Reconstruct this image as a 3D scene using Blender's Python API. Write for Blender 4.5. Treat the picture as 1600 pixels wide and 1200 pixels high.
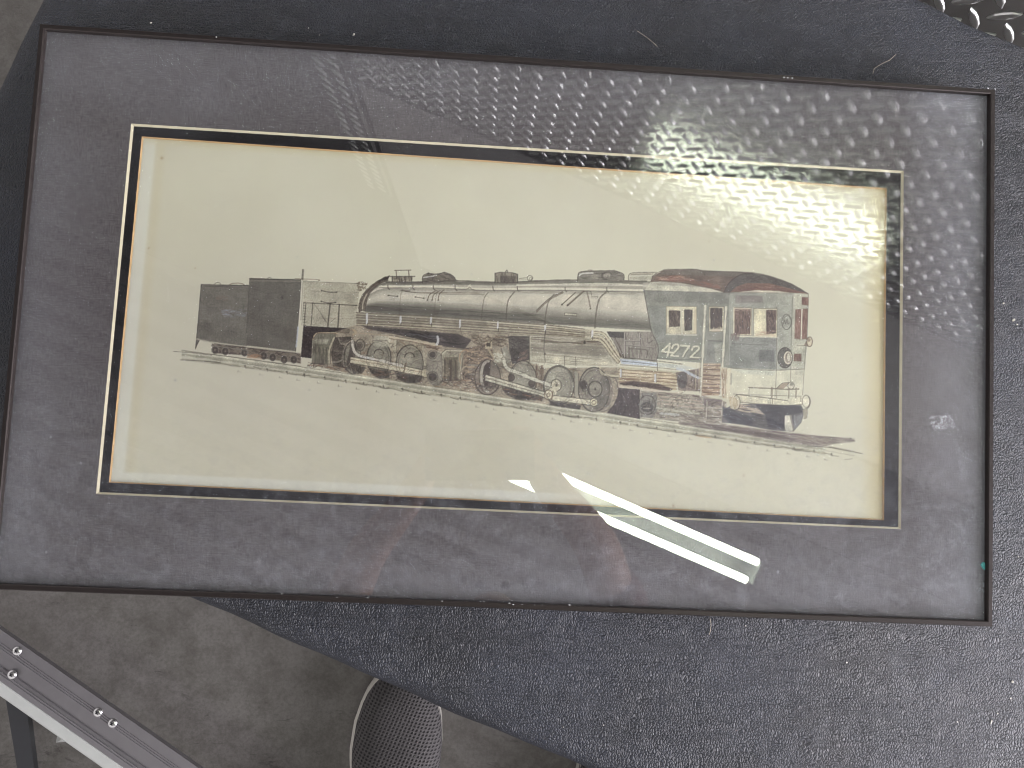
import bpy, bmesh, math, random
import numpy as np
from mathutils import Vector, Matrix

random.seed(7)
rng = np.random.default_rng(11)
scene = bpy.context.scene
for o in list(bpy.data.objects):
    bpy.data.objects.remove(o)

# ------------------------------------------------------------------ camera
# metres; z = 0 is the vinyl top of the bench, the camera stands above the
# origin and looks almost straight down.
FOC, CX, CY = 1200.0, 800.0, 600.0
NAD = np.array([750.0 - CX, 690.0 - CY, FOC]); NAD /= np.linalg.norm(NAD)
E1 = np.array([1.0, 0, 0]) - NAD * NAD[0]; E1 /= np.linalg.norm(E1)
E2 = np.cross(NAD, E1)
CAMZ = 0.5774
FLOOR = -0.365


def at(u, v, z):
    """point of the horizontal plane z that the photograph shows at (u, v)"""
    r = np.array([u - CX, v - CY, FOC])
    k = (CAMZ - z) / (r @ NAD)
    return Vector((r @ E1 * k, -(r @ E2) * k, z))


def to_cam(v):
    return Vector((v @ E1, -(v @ E2), -(v @ NAD)))


cam_data = bpy.data.cameras.new('camera')
cam = bpy.data.objects.new('camera', cam_data)
scene.collection.objects.link(cam)
cam_data.sensor_width = 36.0
cam_data.lens = FOC / 1600.0 * 36.0
cam_data.clip_start = 0.005
cam_data.clip_end = 60.0
right = to_cam(np.array([1.0, 0, 0])); up = to_cam(np.array([0, -1.0, 0])); back = to_cam(np.array([0, 0, -1.0]))
M4 = Matrix((right, up, back)).transposed().to_4x4()
M4.translation = (0, 0, CAMZ)
cam.matrix_world = M4
scene.camera = cam
scene.render.resolution_x, scene.render.resolution_y = 1024, 768

# ------------------------------------------------------------------ light
scene.render.engine = 'CYCLES'
cyc = scene.cycles
cyc.sample_clamp_indirect = 60.0; cyc.filter_width = 1.1; cyc.blur_glossy = 0.0
cyc.max_bounces = 7; cyc.diffuse_bounces = 3; cyc.glossy_bounces = 4; cyc.transparent_max_bounces = 10
scene.view_settings.view_transform = 'Standard'
scene.view_settings.look = 'None'
scene.view_settings.gamma = 1.0
scene.view_settings.exposure = 0.0
scene.view_settings.use_curve_mapping = False
world = bpy.data.worlds.new('World'); scene.world = world
world.use_nodes = True
bgn = world.node_tree.nodes['Background']
bgn.inputs['Color'].default_value = (1.0, 0.955, 0.955, 1)
bgn.inputs['Strength'].default_value = 1.16


def area_light(name, loc, target, sx, sy, power, col):
    ld = bpy.data.lights.new(name, 'AREA')
    ld.shape = 'RECTANGLE'; ld.size = sx; ld.size_y = sy
    ld.energy = power; ld.color = col
    o = bpy.data.objects.new(name, ld); scene.collection.objects.link(o)
    o.location = loc
    o.rotation_euler = (Vector(target) - Vector(loc)).to_track_quat('-Z', 'Y').to_euler()
    return o


# daylight through the open garage doorway, to the right and behind the photographer
area_light('doorway_daylight', (4.2, -1.7, 1.25), (0.2, 0.05, 0.0), 3.2, 2.3, 540.0, (0.985, 0.945, 1.0))
TUBE_EMIT = 42.0

U = Vector((math.cos(math.radians(-23.4)), math.sin(math.radians(-23.4)), 0))   # along the bench and the wall
V = Vector((-U.y, U.x, 0))                                                      # towards the wall


def uv(a, p, z):
    return U * a + V * p + Vector((0, 0, z))


# ------------------------------------------------------------------ helpers
def link(name, me, mat=None, parent=None):
    o = bpy.data.objects.new(name, me)
    scene.collection.objects.link(o)
    if mat is not None and me is not None and not me.materials:
        me.materials.append(mat)
    if parent is not None:
        o.parent = parent
    return o


def tag(o, label=None, cat=None, group=None, kind=None):
    if label: o['label'] = label
    if cat: o['category'] = cat
    if group: o['group'] = group
    if kind: o['kind'] = kind
    return o


def empty(name, loc=(0, 0, 0)):
    o = bpy.data.objects.new(name, None); scene.collection.objects.link(o)
    o.location = loc; o.empty_display_size = 0.05
    return o


def mesh(name, verts, faces, smooth=False):
    me = bpy.data.meshes.new(name)
    me.from_pydata([tuple(v) for v in verts], [], faces)
    me.update()
    if smooth:
        me.polygons.foreach_set('use_smooth', [True] * len(me.polygons))
    return me


def bm_mesh(name, bm, smooth=False):
    bmesh.ops.recalc_face_normals(bm, faces=bm.faces[:])
    me = bpy.data.meshes.new(name); bm.to_mesh(me); bm.free()
    if smooth:
        me.polygons.foreach_set('use_smooth', [True] * len(me.polygons))
    return me


def add_box(bm, c, ax, ay, az, bevel=0.0):
    """box centred on c with half-extent vectors ax, ay, az"""
    c, ax, ay, az = Vector(c), Vector(ax), Vector(ay), Vector(az)
    vs = [bm.verts.new(c + ax * i + ay * j + az * k) for k in (-1, 1) for j in (-1, 1) for i in (-1, 1)]
    fs = [(0, 2, 3, 1), (4, 5, 7, 6), (0, 1, 5, 4), (2, 6, 7, 3), (0, 4, 6, 2), (1, 3, 7, 5)]
    faces = [bm.faces.new([vs[i] for i in f]) for f in fs]
    if bevel:
        es = list({e for f in faces for e in f.edges})
        bmesh.ops.bevel(bm, geom=es, offset=bevel, segments=2, affect='EDGES', profile=0.6)


def add_tube(bm, pts, radii, seg=14, cap=True):
    pts = [Vector(p) for p in pts]
    if not hasattr(radii, '__len__'): radii = [radii] * len(pts)
    rings = []
    ref = None
    for i, p in enumerate(pts):
        d = (pts[min(i + 1, len(pts) - 1)] - pts[max(i - 1, 0)]).normalized()
        if ref is None:
            ref = d.orthogonal().normalized()
        a = (ref - d * ref.dot(d)).normalized(); ref = a
        b = d.cross(a)
        rings.append([bm.verts.new(p + (a * math.cos(t) + b * math.sin(t)) * radii[i])
                      for t in [2 * math.pi * k / seg for k in range(seg)]])
    for r0, r1 in zip(rings, rings[1:]):
        for k in range(seg):
            bm.faces.new((r0[k], r0[(k + 1) % seg], r1[(k + 1) % seg], r1[k]))
    if cap:
        bm.faces.new(rings[0][::-1]); bm.faces.new(rings[-1])


# ------------------------------------------------------------------ materials
class N:
    def __init__(s, name):
        s.m = bpy.data.materials.new(name); s.m.use_nodes = True
        s.t = s.m.node_tree; s.n = s.t.nodes
        s.b = s.n['Principled BSDF']; s.out = s.n['Material Output']

    def new(s, typ, **kw):
        nd = s.n.new(typ)
        for k, v in kw.items(): setattr(nd, k, v)
        return nd

    def lk(s, a, b): s.t.links.new(a, b)

    def coord(s, scale=(1, 1, 1), rot=(0, 0, 0), src='Object'):
        tc = s.new('ShaderNodeTexCoord'); mp = s.new('ShaderNodeMapping')
        mp.inputs['Scale'].default_value = scale; mp.inputs['Rotation'].default_value = rot
        s.lk(tc.outputs[src], mp.inputs['Vector']); return mp.outputs['Vector']

    def noise(s, vec, scale, detail=4, rough=0.55, dist=0.0):
        nd = s.new('ShaderNodeTexNoise')
        nd.inputs['Scale'].default_value = scale; nd.inputs['Detail'].default_value = detail
        nd.inputs['Roughness'].default_value = rough; nd.inputs['Distortion'].default_value = dist
        s.lk(vec, nd.inputs['Vector']); return nd

    def ramp(s, fac, stops):
        r = s.new('ShaderNodeValToRGB'); el = r.color_ramp.elements
        while len(el) < len(stops): el.new(0.5)
        for e, (p, c) in zip(el, stops):
            e.position = p; e.color = (c[0], c[1], c[2], 1) if hasattr(c, '__len__') else (c, c, c, 1)
        s.lk(fac, r.inputs['Fac']); return r.outputs['Color']

    def mix(s, fac, a, b, mode='MIX'):
        m = s.new('ShaderNodeMix', data_type='RGBA', blend_type=mode)
        for sock, val in ((m.inputs[0], fac), (m.inputs[6], a), (m.inputs[7], b)):
            if hasattr(val, 'node'): s.lk(val, sock)
            elif hasattr(val, '__len__'): sock.default_value = (*val, 1)
            else: sock.default_value = val
        return m.outputs[2]

    def math(s, op, a, b=0.0, clamp=False):
        m = s.new('ShaderNodeMath', operation=op); m.use_clamp = clamp
        for i, val in enumerate((a, b)):
            if hasattr(val, 'node'): s.lk(val, m.inputs[i])
            else: m.inputs[i].default_value = val
        return m.outputs[0]

    def bump(s, h, strength, dist):
        b = s.new('ShaderNodeBump'); b.inputs['Strength'].default_value = strength
        b.inputs['Distance'].default_value = dist
        s.lk(h, b.inputs['Height']); return b

    def base(s, c):
        if hasattr(c, 'node'): s.lk(c, s.b.inputs['Base Color'])
        else: s.b.inputs['Base Color'].default_value = (*c, 1)

    def set(s, **kw):
        for k, v in kw.items():
            k = k.replace('_', ' ')
            if hasattr(v, 'node'): s.lk(v, s.b.inputs[k])
            else: s.b.inputs[k].default_value = v
        return s


def simple(name, col, rough=0.5, metal=0.0, var=0.12, nscale=60.0, bump=0.0):
    k = N(name); vec = k.coord()
    nz = k.noise(vec, nscale, 5, 0.6)
    k.base(k.mix(nz.outputs['Fac'], tuple(c * (1 - var) for c in col), tuple(min(1, c * (1 + var)) for c in col)))
    k.set(Roughness=rough, Metallic=metal)
    if bump:
        k.lk(k.bump(nz.outputs['Fac'], 0.5, bump).outputs['Normal'], k.b.inputs['Normal'])
    return k.m


def vinyl_mat():
    k = N('black_vinyl'); vec = k.coord(rot=(0, 0, math.radians(23.4)))
    warp = k.noise(vec, 55, 3, 0.5)
    vadd = k.new('ShaderNodeVectorMath', operation='MULTIPLY_ADD')
    k.lk(warp.outputs['Color'], vadd.inputs[0]); vadd.inputs[1].default_value = (0.009, 0.009, 0.0); k.lk(vec, vadd.inputs[2])
    st = k.new('ShaderNodeMapping'); st.inputs['Scale'].default_value = (1.0, 0.72, 1.0)
    st.inputs['Rotation'].default_value = (0, 0, 0.5)
    k.lk(vadd.outputs[0], st.inputs['Vector'])
    vo = k.new('ShaderNodeTexVoronoi', feature='DISTANCE_TO_EDGE'); vo.inputs['Scale'].default_value = 560
    k.lk(st.outputs['Vector'], vo.inputs['Vector'])
    pebb = k.ramp(vo.outputs['Distance'], [(0.0, 0.0), (0.16, 0.75), (0.5, 1.0)])
    fine = k.noise(vec, 900, 3, 0.6)
    wr = k.coord(scale=(9, 60, 1), rot=(0, 0, math.radians(-18)))
    wrn = k.noise(wr, 1.0, 5, 0.7, 0.6)
    wrinkle = k.ramp(wrn.outputs['Fac'], [(0.47, 1.0), (0.5, 0.0), (0.53, 1.0)])
    big = k.noise(vec, 9, 5, 0.6)
    h = k.math('ADD', k.math('MULTIPLY', pebb, 1.0), k.math('MULTIPLY', fine.outputs['Fac'], 0.35))
    h = k.math('ADD', h, k.math('MULTIPLY', wrinkle, 0.8))
    b = k.bump(h, 0.9, 0.0006)
    k.lk(b.outputs['Normal'], k.b.inputs['Normal'])
    dust = k.ramp(big.outputs['Fac'], [(0.35, 0.0), (0.7, 1.0)])
    col = k.mix(dust, (0.0120, 0.0145, 0.0215), (0.030, 0.036, 0.055))
    grey = k.ramp(k.noise(vec, 34, 6, 0.7).outputs['Fac'], [(0.52, 0.0), (0.8, 1.0)])
    col = k.mix(k.math('MULTIPLY', grey, 0.45), col, (0.075, 0.084, 0.112))
    col = k.mix(k.math('MULTIPLY', k.math('SUBTRACT', 1.0, pebb), 0.55), col, (0.006, 0.006, 0.008))
    k.base(col)
    k.set(Roughness=k.math('ADD', 0.47, k.math('MULTIPLY', dust, 0.12)))
    k.b.inputs['Specular IOR Level'].default_value = 0.55
    return k.m


def concrete_mat():
    k = N('stained_concrete'); vec = k.coord()
    a = k.noise(vec, 3.2, 8, 0.62, 0.4); b = k.noise(vec, 30, 7, 0.75); c = k.noise(vec, 260, 4, 0.7)
    col = k.mix(k.ramp(a.outputs['Fac'], [(0.32, 0.0), (0.68, 1.0)]), (0.130, 0.122, 0.115), (0.215, 0.206, 0.198))
    col = k.mix(k.ramp(b.outputs['Fac'], [(0.32, 0.8), (0.58, 0.0)]), col, (0.085, 0.078, 0.068))
    cr = k.noise(k.coord(scale=(14, 40, 1), rot=(0, 0, 0.5)), 1.0, 8, 0.78, 0.9)
    marks = k.ramp(cr.outputs['Fac'], [(0.33, 1.0), (0.42, 0.0)])
    col = k.mix(k.math('MULTIPLY', marks, 0.65), col, (0.035, 0.032, 0.03))
    col = k.mix(k.ramp(c.outputs['Fac'], [(0.35, 0.35), (0.6, 0.0)]), col, (0.06, 0.055, 0.05))
    k.base(col); k.set(Roughness=0.62)
    k.lk(k.bump(c.outputs['Fac'], 0.4, 0.0008).outputs['Normal'], k.b.inputs['Normal'])
    return k.m


def mat_board(name, col, weave=True):
    k = N(name); vec = k.coord()
    nz = k.noise(vec, 24, 5, 0.6)
    h = None
    ax = math.radians(2.85)
    w1 = k.noise(k.coord(scale=(160, 1300, 1), rot=(0, 0, ax)), 1.0, 3, 0.6)
    w2 = k.noise(k.coord(scale=(1300, 160, 1), rot=(0, 0, ax)), 1.0, 3, 0.6)
    h = k.math('ADD', w1.outputs['Fac'], w2.outputs['Fac'])
    wv = k.ramp(k.math('MULTIPLY', h, 0.5), [(0.36, 0.0), (0.62, 1.0)])
    lo = tuple(c * 0.58 for c in col); hi = tuple(min(1, c * 1.36) for c in col)
    c2 = k.mix(wv, lo, hi)
    c2 = k.mix(k.math('MULTIPLY', nz.outputs['Fac'], 0.35), c2, tuple(c * 0.8 for c in col))
    k.base(c2); k.set(Roughness=0.9)
    k.b.inputs['Specular IOR Level'].default_value = 0.2
    k.lk(k.bump(h, 0.5, 0.0002).outputs['Normal'], k.b.inputs['Normal'])
    return k.m


def glass_mat():
    """clear picture glass: mirror part by Fresnel, the rest lets light straight through, with dust and painted border haze on it"""
    k = N('dusty_hazed_glass'); k.n.remove(k.b)
    tr = k.new('ShaderNodeBsdfTransparent'); tr.inputs['Color'].default_value = (0.985, 0.992, 0.985, 1)
    gl = k.new('ShaderNodeBsdfGlossy'); gl.inputs['Roughness'].default_value = 0.012
    gl.inputs['Color'].default_value = (1, 1, 1, 1)
    fr = k.new('ShaderNodeFresnel'); fr.inputs['IOR'].default_value = 1.52
    geo = k.new('ShaderNodeNewGeometry')
    iorf = k.new('ShaderNodeMix', data_type='FLOAT')
    k.lk(geo.outputs['Backfacing'], iorf.inputs[0]); iorf.inputs[2].default_value = 1.52; iorf.inputs[3].default_value = 1.0 / 1.52
    k.lk(iorf.outputs[0], fr.inputs['IOR'])
    mx = k.new('ShaderNodeMixShader')
    k.lk(fr.outputs[0], mx.inputs[0]); k.lk(tr.outputs[0], mx.inputs[1]); k.lk(gl.outputs[0], mx.inputs[2])
    df = k.new('ShaderNodeBsdfDiffuse'); df.inputs['Color'].default_value = (0.69, 0.73, 0.82, 1)
    vec = k.coord()
    # dust film thicker towards the lower rail, specks, smears; border haze partly painted light
    sep = k.new('ShaderNodeSeparateXYZ'); k.lk(vec, sep.inputs[0])
    film = k.ramp(k.noise(vec, 11, 5, 0.68, 0.5).outputs['Fac'], [(0.42, 0.0), (0.72, 1.0)])
    blot = k.ramp(k.noise(vec, 120, 4, 0.8).outputs['Fac'], [(0.48, 0.0), (0.66, 1.0)])
    low = k.math('MULTIPLY', k.math('SUBTRACT', -0.02, sep.outputs['Y']), 9.0, True)
    fac = k.math('MULTIPLY', film, 0.026)
    fac = k.math('ADD', fac, k.math('MULTIPLY', k.math('MULTIPLY', blot, low), 0.06))
    edge = k.math('MULTIPLY', k.math('SUBTRACT', sep.outputs['X'], 0.292), 18.0, True)  # right border: dust, strengthened to paint in the brighter light there
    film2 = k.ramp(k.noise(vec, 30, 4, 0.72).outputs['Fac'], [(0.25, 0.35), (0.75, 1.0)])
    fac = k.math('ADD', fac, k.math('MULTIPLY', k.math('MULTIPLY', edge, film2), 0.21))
    fac = k.math('ADD', fac, k.math('MULTIPLY', k.math('MULTIPLY', low, film2), 0.045))
    rim = k.math('MAXIMUM', k.math('MULTIPLY', k.math('SUBTRACT', -0.285, sep.outputs['X']), 16.0, True), k.math('MULTIPLY', k.math('SUBTRACT', sep.outputs['Y'], 0.135), 22.0, True))  # pale haze painted in along the left, top and lower borders
    rim = k.math('MAXIMUM', rim, k.math('MULTIPLY', k.math('SUBTRACT', -0.15, sep.outputs['Y']), 24.0, True))
    fac = k.math('ADD', fac, k.math('MULTIPLY', k.math('MULTIPLY', rim, film2), 0.085))
    vo = k.new('ShaderNodeTexVoronoi'); vo.inputs['Scale'].default_value = 95; k.lk(vec, vo.inputs['Vector'])
    sz = k.new('ShaderNodeSeparateColor'); k.lk(vo.outputs['Color'], sz.inputs[0])
    rad = k.math('MULTIPLY', k.math('POWER', sz.outputs[0], 6.0), 0.10)
    speck = k.math('LESS_THAN', vo.outputs['Distance'], rad)
    fac = k.math('ADD', fac, k.math('MULTIPLY', speck, 0.16))
    scr = k.noise(k.coord(scale=(3, 70, 1), rot=(0, 0, 1.15)), 1.0, 3, 0.6)
    scratch = k.ramp(scr.outputs['Fac'], [(0.496, 0.0), (0.5, 1.0), (0.504, 0.0)])
    gate = k.ramp(k.noise(vec, 5, 2).outputs['Fac'], [(0.58, 0.0), (0.64, 1.0)])
    fac = k.math('ADD', fac, k.math('MULTIPLY', k.math('MULTIPLY', scratch, gate), 0.05), True)
    m2 = k.new('ShaderNodeMixShader')
    k.lk(fac, m2.inputs[0]); k.lk(mx.outputs[0], m2.inputs[1]); k.lk(df.outputs[0], m2.inputs[2])
    k.lk(m2.outputs[0], k.out.inputs['Surface'])
    return k.m


def clear_glass_mat():
    k = N('clear_glass'); k.n.remove(k.b)
    tr = k.new('ShaderNodeBsdfTransparent'); tr.inputs['Color'].default_value = (0.985, 0.992, 0.985, 1)
    gl = k.new('ShaderNodeBsdfGlossy'); gl.inputs['Roughness'].default_value = 0.012; gl.inputs['Color'].default_value = (1, 1, 1, 1)
    fr = k.new('ShaderNodeFresnel'); fr.inputs['IOR'].default_value = 1.0 / 1.52
    geo = k.new('ShaderNodeNewGeometry'); iorf = k.new('ShaderNodeMix', data_type='FLOAT')
    k.lk(geo.outputs['Backfacing'], iorf.inputs[0]); iorf.inputs[2].default_value = 1.52; iorf.inputs[3].default_value = 1.0 / 1.52
    k.lk(iorf.outputs[0], fr.inputs['IOR'])
    mx = k.new('ShaderNodeMixShader'); k.lk(fr.outputs[0], mx.inputs[0]); k.lk(tr.outputs[0], mx.inputs[1]); k.lk(gl.outputs[0], mx.inputs[2])
    k.lk(mx.outputs[0], k.out.inputs['Surface']); return k.m


def plate_mat():
    k = N('polished_tread_plate'); vec = k.coord()
    nz = k.noise(vec, 14, 5, 0.6)
    st = k.noise(k.coord(scale=(3, 3, 160)), 1.0, 4, 0.6)
    k.base((0.86, 0.87, 0.86))
    k.set(Metallic=1.0, Roughness=k.math('ADD', 0.12, k.math('MULTIPLY', k.math('MULTIPLY', nz.outputs['Fac'], st.outputs['Fac']), 0.10)))
    return k.m


def lug_mat():
    k = N('tread_lug'); nz = k.noise(k.coord(), 300, 3)
    k.base((0.84, 0.85, 0.84)); k.set(Metallic=1.0, Roughness=k.math('ADD', 0.31, k.math('MULTIPLY', nz.outputs['Fac'], 0.08))); return k.m


def print_mat():
    k = N('aged_print'); vec = k.coord()
    at_ = k.new('ShaderNodeAttribute', attribute_name='ink')
    f1 = k.noise(vec, 1500, 3, 0.6); f2 = k.noise(vec, 13, 5, 0.62)
    c = k.mix(k.ramp(f1.outputs['Fac'], [(0.3, 0.0), (0.7, 1.0)]), (0.93, 0.93, 0.92), (1.0, 1.0, 1.0))
    col = k.mix(1.0, at_.outputs['Color'], c, 'MULTIPLY')
    col = k.mix(1.0, col, k.mix(f2.outputs['Fac'], (0.88, 0.865, 0.83), (1.06, 1.065, 1.07)), 'MULTIPLY')
    k.base(col); k.set(Roughness=0.85)
    k.b.inputs['Specular IOR Level'].default_value = 0.2
    k.lk(k.bump(f1.outputs['Fac'], 0.25, 0.0001).outputs['Normal'], k.b.inputs['Normal'])
    return k.m


def knit_mat():
    k = N('grey_knit'); vec = k.coord(scale=(1, 1, 0.7))
    rot = k.new('ShaderNodeMapping'); rot.inputs['Rotation'].default_value = (0, 0, 0.35); rot.inputs['Scale'].default_value = (1.0, 1.25, 0.6)
    k.lk(vec, rot.inputs['Vector'])
    vk = k.new('ShaderNodeTexVoronoi', voronoi_dimensions='2D'); vk.inputs['Scale'].default_value = 235; vk.inputs['Randomness'].default_value = 0.10
    k.lk(rot.outputs['Vector'], vk.inputs['Vector'])
    knit = k.ramp(vk.outputs['Distance'], [(0.12, 0.0), (0.42, 1.0)])
    fine = k.noise(vec, 900, 3)
    col = k.mix(knit, (0.014, 0.013, 0.014), (0.095, 0.088, 0.090))
    col = k.mix(k.math('MULTIPLY', fine.outputs['Fac'], 0.35), col, (0.04, 0.04, 0.045))
    k.base(col); k.set(Roughness=0.85)
    h = k.math('ADD', knit, k.math('MULTIPLY', fine.outputs['Fac'], 0.3))
    k.lk(k.bump(h, 0.9, 0.0016).outputs['Normal'], k.b.inputs['Normal'])
    return k.m


def emit_mat(name, col, s):
    k = N(name); k.base((0.9, 0.9, 0.9)); k.set(Roughness=0.4)
    k.b.inputs['Emission Color'].default_value = (*col, 1); k.b.inputs['Emission Strength'].default_value = s
    return k.m


MAT = dict(
    vinyl=vinyl_mat(), concrete=concrete_mat(), glass=glass_mat(), clear=clear_glass_mat(), plate=plate_mat(), lug=lug_mat(), print=print_mat(), knit=knit_mat(),
    grey=mat_board('grey_mat_board', (0.118, 0.107, 0.114)), black=mat_board('black_mat_board', (0.011, 0.010, 0.012)),
    core=simple('cream_mat_core', (0.66, 0.60, 0.45), 0.9), tan=simple('aged_tan_core', (0.50, 0.33, 0.17), 0.9),
    frame=simple('brown_anodised_metal', (0.030, 0.024, 0.023), 0.40, 0.5, 0.2, 220),
    board=simple('backing_board', (0.25, 0.2, 0.14), 0.9),
    alu=simple('brushed_aluminium', (0.36, 0.35, 0.37), 0.34, 0.85, 0.12, 90),
    screw=simple('steel_screw', (0.6, 0.6, 0.6), 0.28, 1.0), white=simple('white_plastic', (0.50, 0.52, 0.51), 0.45),
    dark=simple('dark_painted_steel', (0.02, 0.022, 0.028), 0.5), steel=simple('black_steel_leg', (0.025, 0.025, 0.027), 0.45, 0.3),
    wall=simple('painted_wall', (0.50, 0.48, 0.495), 0.85, 0, 0.05, 9), ceil=simple('dim_ceiling', (0.20, 0.19, 0.20), 0.9, 0, 0.04, 6), panel=simple('pale_ceiling_panel', (0.42, 0.41, 0.44), 0.9),
    door=simple('grey_door_panel', (0.17, 0.16, 0.165), 0.6, 0, 0.08, 12), rib=simple('pale_door_rib', (0.30, 0.285, 0.295), 0.6), tube=emit_mat('lit_tube', (0.93, 1.0, 0.80), TUBE_EMIT),
    fixture=simple('grey_enamel', (0.30, 0.32, 0.31), 0.5), crumb=simple('pale_crumb', (0.7, 0.68, 0.64), 0.8),
    teal=simple('teal_paint', (0.08, 0.38, 0.38), 0.5), skin=simple('skin', (0.45, 0.25, 0.18), 0.55, 0, 0.12, 40),
    shirt=simple('dusty_red_cloth', (0.20, 0.075, 0.075), 0.85, 0, 0.2, 35), trousers=simple('dark_denim', (0.03, 0.035, 0.05), 0.9),
    hair=simple('brown_hair', (0.04, 0.025, 0.018), 0.6), phone=simple('black_phone', (0.012, 0.012, 0.014), 0.2),
    sole=simple('off_white_rubber', (0.52, 0.50, 0.46), 0.6, 0, 0.1, 80), pink=simple('pinkish_grey_trim', (0.30, 0.23, 0.24), 0.7),
    residue=simple('dried_adhesive', (0.6, 0.62, 0.66), 0.7), fibre=simple('pale_fibre', (0.42, 0.38, 0.32), 0.8),
)
# ------------------------------------------------------------------ the drawing
# drawn stroke by stroke on a canvas; (x, y) are the units of the sheet the strokes were laid out on
X0, Y0, X1, Y1, SS = 262.0, 404.0, 1362.0, 732.0, 2
CW, CH = int((X1 - X0) * SS), int((Y1 - Y0) * SS)
PAPER = np.array([210, 207, 191.0])


def paper_tone(x, y):
    """aged sheet: browner towards right edge, a paler strip where an older mat covered left and lower margins"""
    c = np.ones(x.shape + (3,)) * PAPER
    lm = 220 + (y - 211) * (168 - 220) / (756 - 211.0)
    dl = x - lm
    pale = np.clip((27 - dl) / 5.0, 0, 1)
    bl = 756 + (x - 168) * (815 - 756) / (1382 - 168.0)
    db = bl - y
    pale = np.maximum(pale, np.clip((21 - db) / 3.0, 0, 1) * np.clip((960 - x) / 120.0, 0, 1))
    c = c * (1 - pale[..., None]) + np.array([219, 219, 210.0]) * pale[..., None]
    dr = 1384 - x
    brown = np.clip((40 - dr) / 40.0, 0, 1) * 0.55
    tl = 211 + (x - 220) * (292 - 211) / (1386 - 220.0)
    brown = np.maximum(brown, np.clip((16 - (y - tl)) / 16.0, 0, 1) * 0.35)
    brown = np.maximum(brown, np.clip((12 - np.abs(dl - 33)) / 12.0, 0, 1) * 0.15 * (1 - pale))
    c = c * (1 - brown[..., None]) + np.array([196, 176, 122.0]) * brown[..., None]
    for fx, fy, r in ((253, 247, 2.4), (305, 419, 1.2), (232, 388, 1.2), (883, 744, 2.0), (1052, 790, 2.0), (1162, 743, 1.5),
                      (652, 345, 0.9), (676, 703, 1.0), (1108, 378, 1.0), (1331, 559, 1.0)):
        k = np.exp(-((x - fx) ** 2 + (y - fy) ** 2) / (r * r))[..., None] * 0.4
        c = c * (1 - k) + np.array([120, 84, 50.0]) * k
    return c


gx, gy = np.meshgrid(X0 + (np.arange(CW) + 0.5) / SS, Y0 + (np.arange(CH) + 0.5) / SS)
C = paper_tone(gx, gy)
R = np.random.default_rng(4)


def blur(a, n=1):
    for _ in range(n):
        for ax in (0, 1):
            a = (np.roll(a, 1, ax) + 2 * a + np.roll(a, -1, ax)) / 4
    return a


GRAIN = blur(R.random((CH, CW)), 1)
GRAIN = (GRAIN - GRAIN.mean()) / GRAIN.std()
MOT = blur(R.random((CH // 8 + 2, CW // 8 + 2)), 2)
MOT = np.kron((MOT - MOT.mean()) / MOT.std(), np.ones((8, 8)))[:CH, :CW]
MOT = blur(MOT, 6)


def win(xa, ya, xb, yb):
    i0 = max(0, int((ya - Y0) * SS) - 1); i1 = min(CH, int((yb - Y0) * SS) + 2)
    j0 = max(0, int((xa - X0) * SS) - 1); j1 = min(CW, int((xb - X0) * SS) + 2)
    return i0, i1, j0, j1


def pmask(pts, w):
    i0, i1, j0, j1 = w
    x = gx[i0:i1, j0:j1]; y = gy[i0:i1, j0:j1]
    m = np.zeros(x.shape, bool); n = len(pts)
    for k in range(n):
        (xa, ya), (xb, yb) = pts[k], pts[(k + 1) % n]
        if ya == yb: continue
        m ^= ((ya > y) != (yb > y)) & (x < (xb - xa) * (y - ya) / (yb - ya) + xa)
    return m


def put(w, m, col, a):
    i0, i1, j0, j1 = w
    k = (m * a)[..., None]
    C[i0:i1, j0:j1] = C[i0:i1, j0:j1] * (1 - k) + np.asarray(col, float) * k


def poly(pts, col, a=1.0, grain=0.06, mot=0.05, soft=0):
    xs, ys = zip(*pts); p = 3 + soft
    w = win(min(xs) - p, min(ys) - p, max(xs) + p, max(ys) + p)
    if w[1] <= w[0] or w[3] <= w[2]: return
    m = pmask(pts, w).astype(float)
    m = blur(m, 1 + 3 * soft)
    t = 1 + grain * GRAIN[w[0]:w[1], w[2]:w[3]] + mot * MOT[w[0]:w[1], w[2]:w[3]]
    put(w, m, np.asarray(col, float)[None, None] * t[..., None], a)


def smoothpts(pts, n=8):
    if len(pts) < 3: return [tuple(p) for p in pts]
    P = [pts[0]] + list(pts) + [pts[-1]]; out = []
    for k in range(1, len(P) - 2):
        p0, p1, p2, p3 = map(np.array, P[k - 1:k + 3])
        for t in np.linspace(0, 1, n, endpoint=False):
            out.append(tuple(0.5 * ((2 * p1) + (-p0 + p2) * t + (2 * p0 - 5 * p1 + 4 * p2 - p3) * t * t + (-p0 + 3 * p1 - 3 * p2 + p3) * t ** 3)))
    out.append(tuple(pts[-1])); return out


INK = (50, 40, 39); BRN = (92, 58, 48); WHT = (226, 222, 206); BLU = (176, 190, 222); RED = (112, 62, 56)


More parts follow.
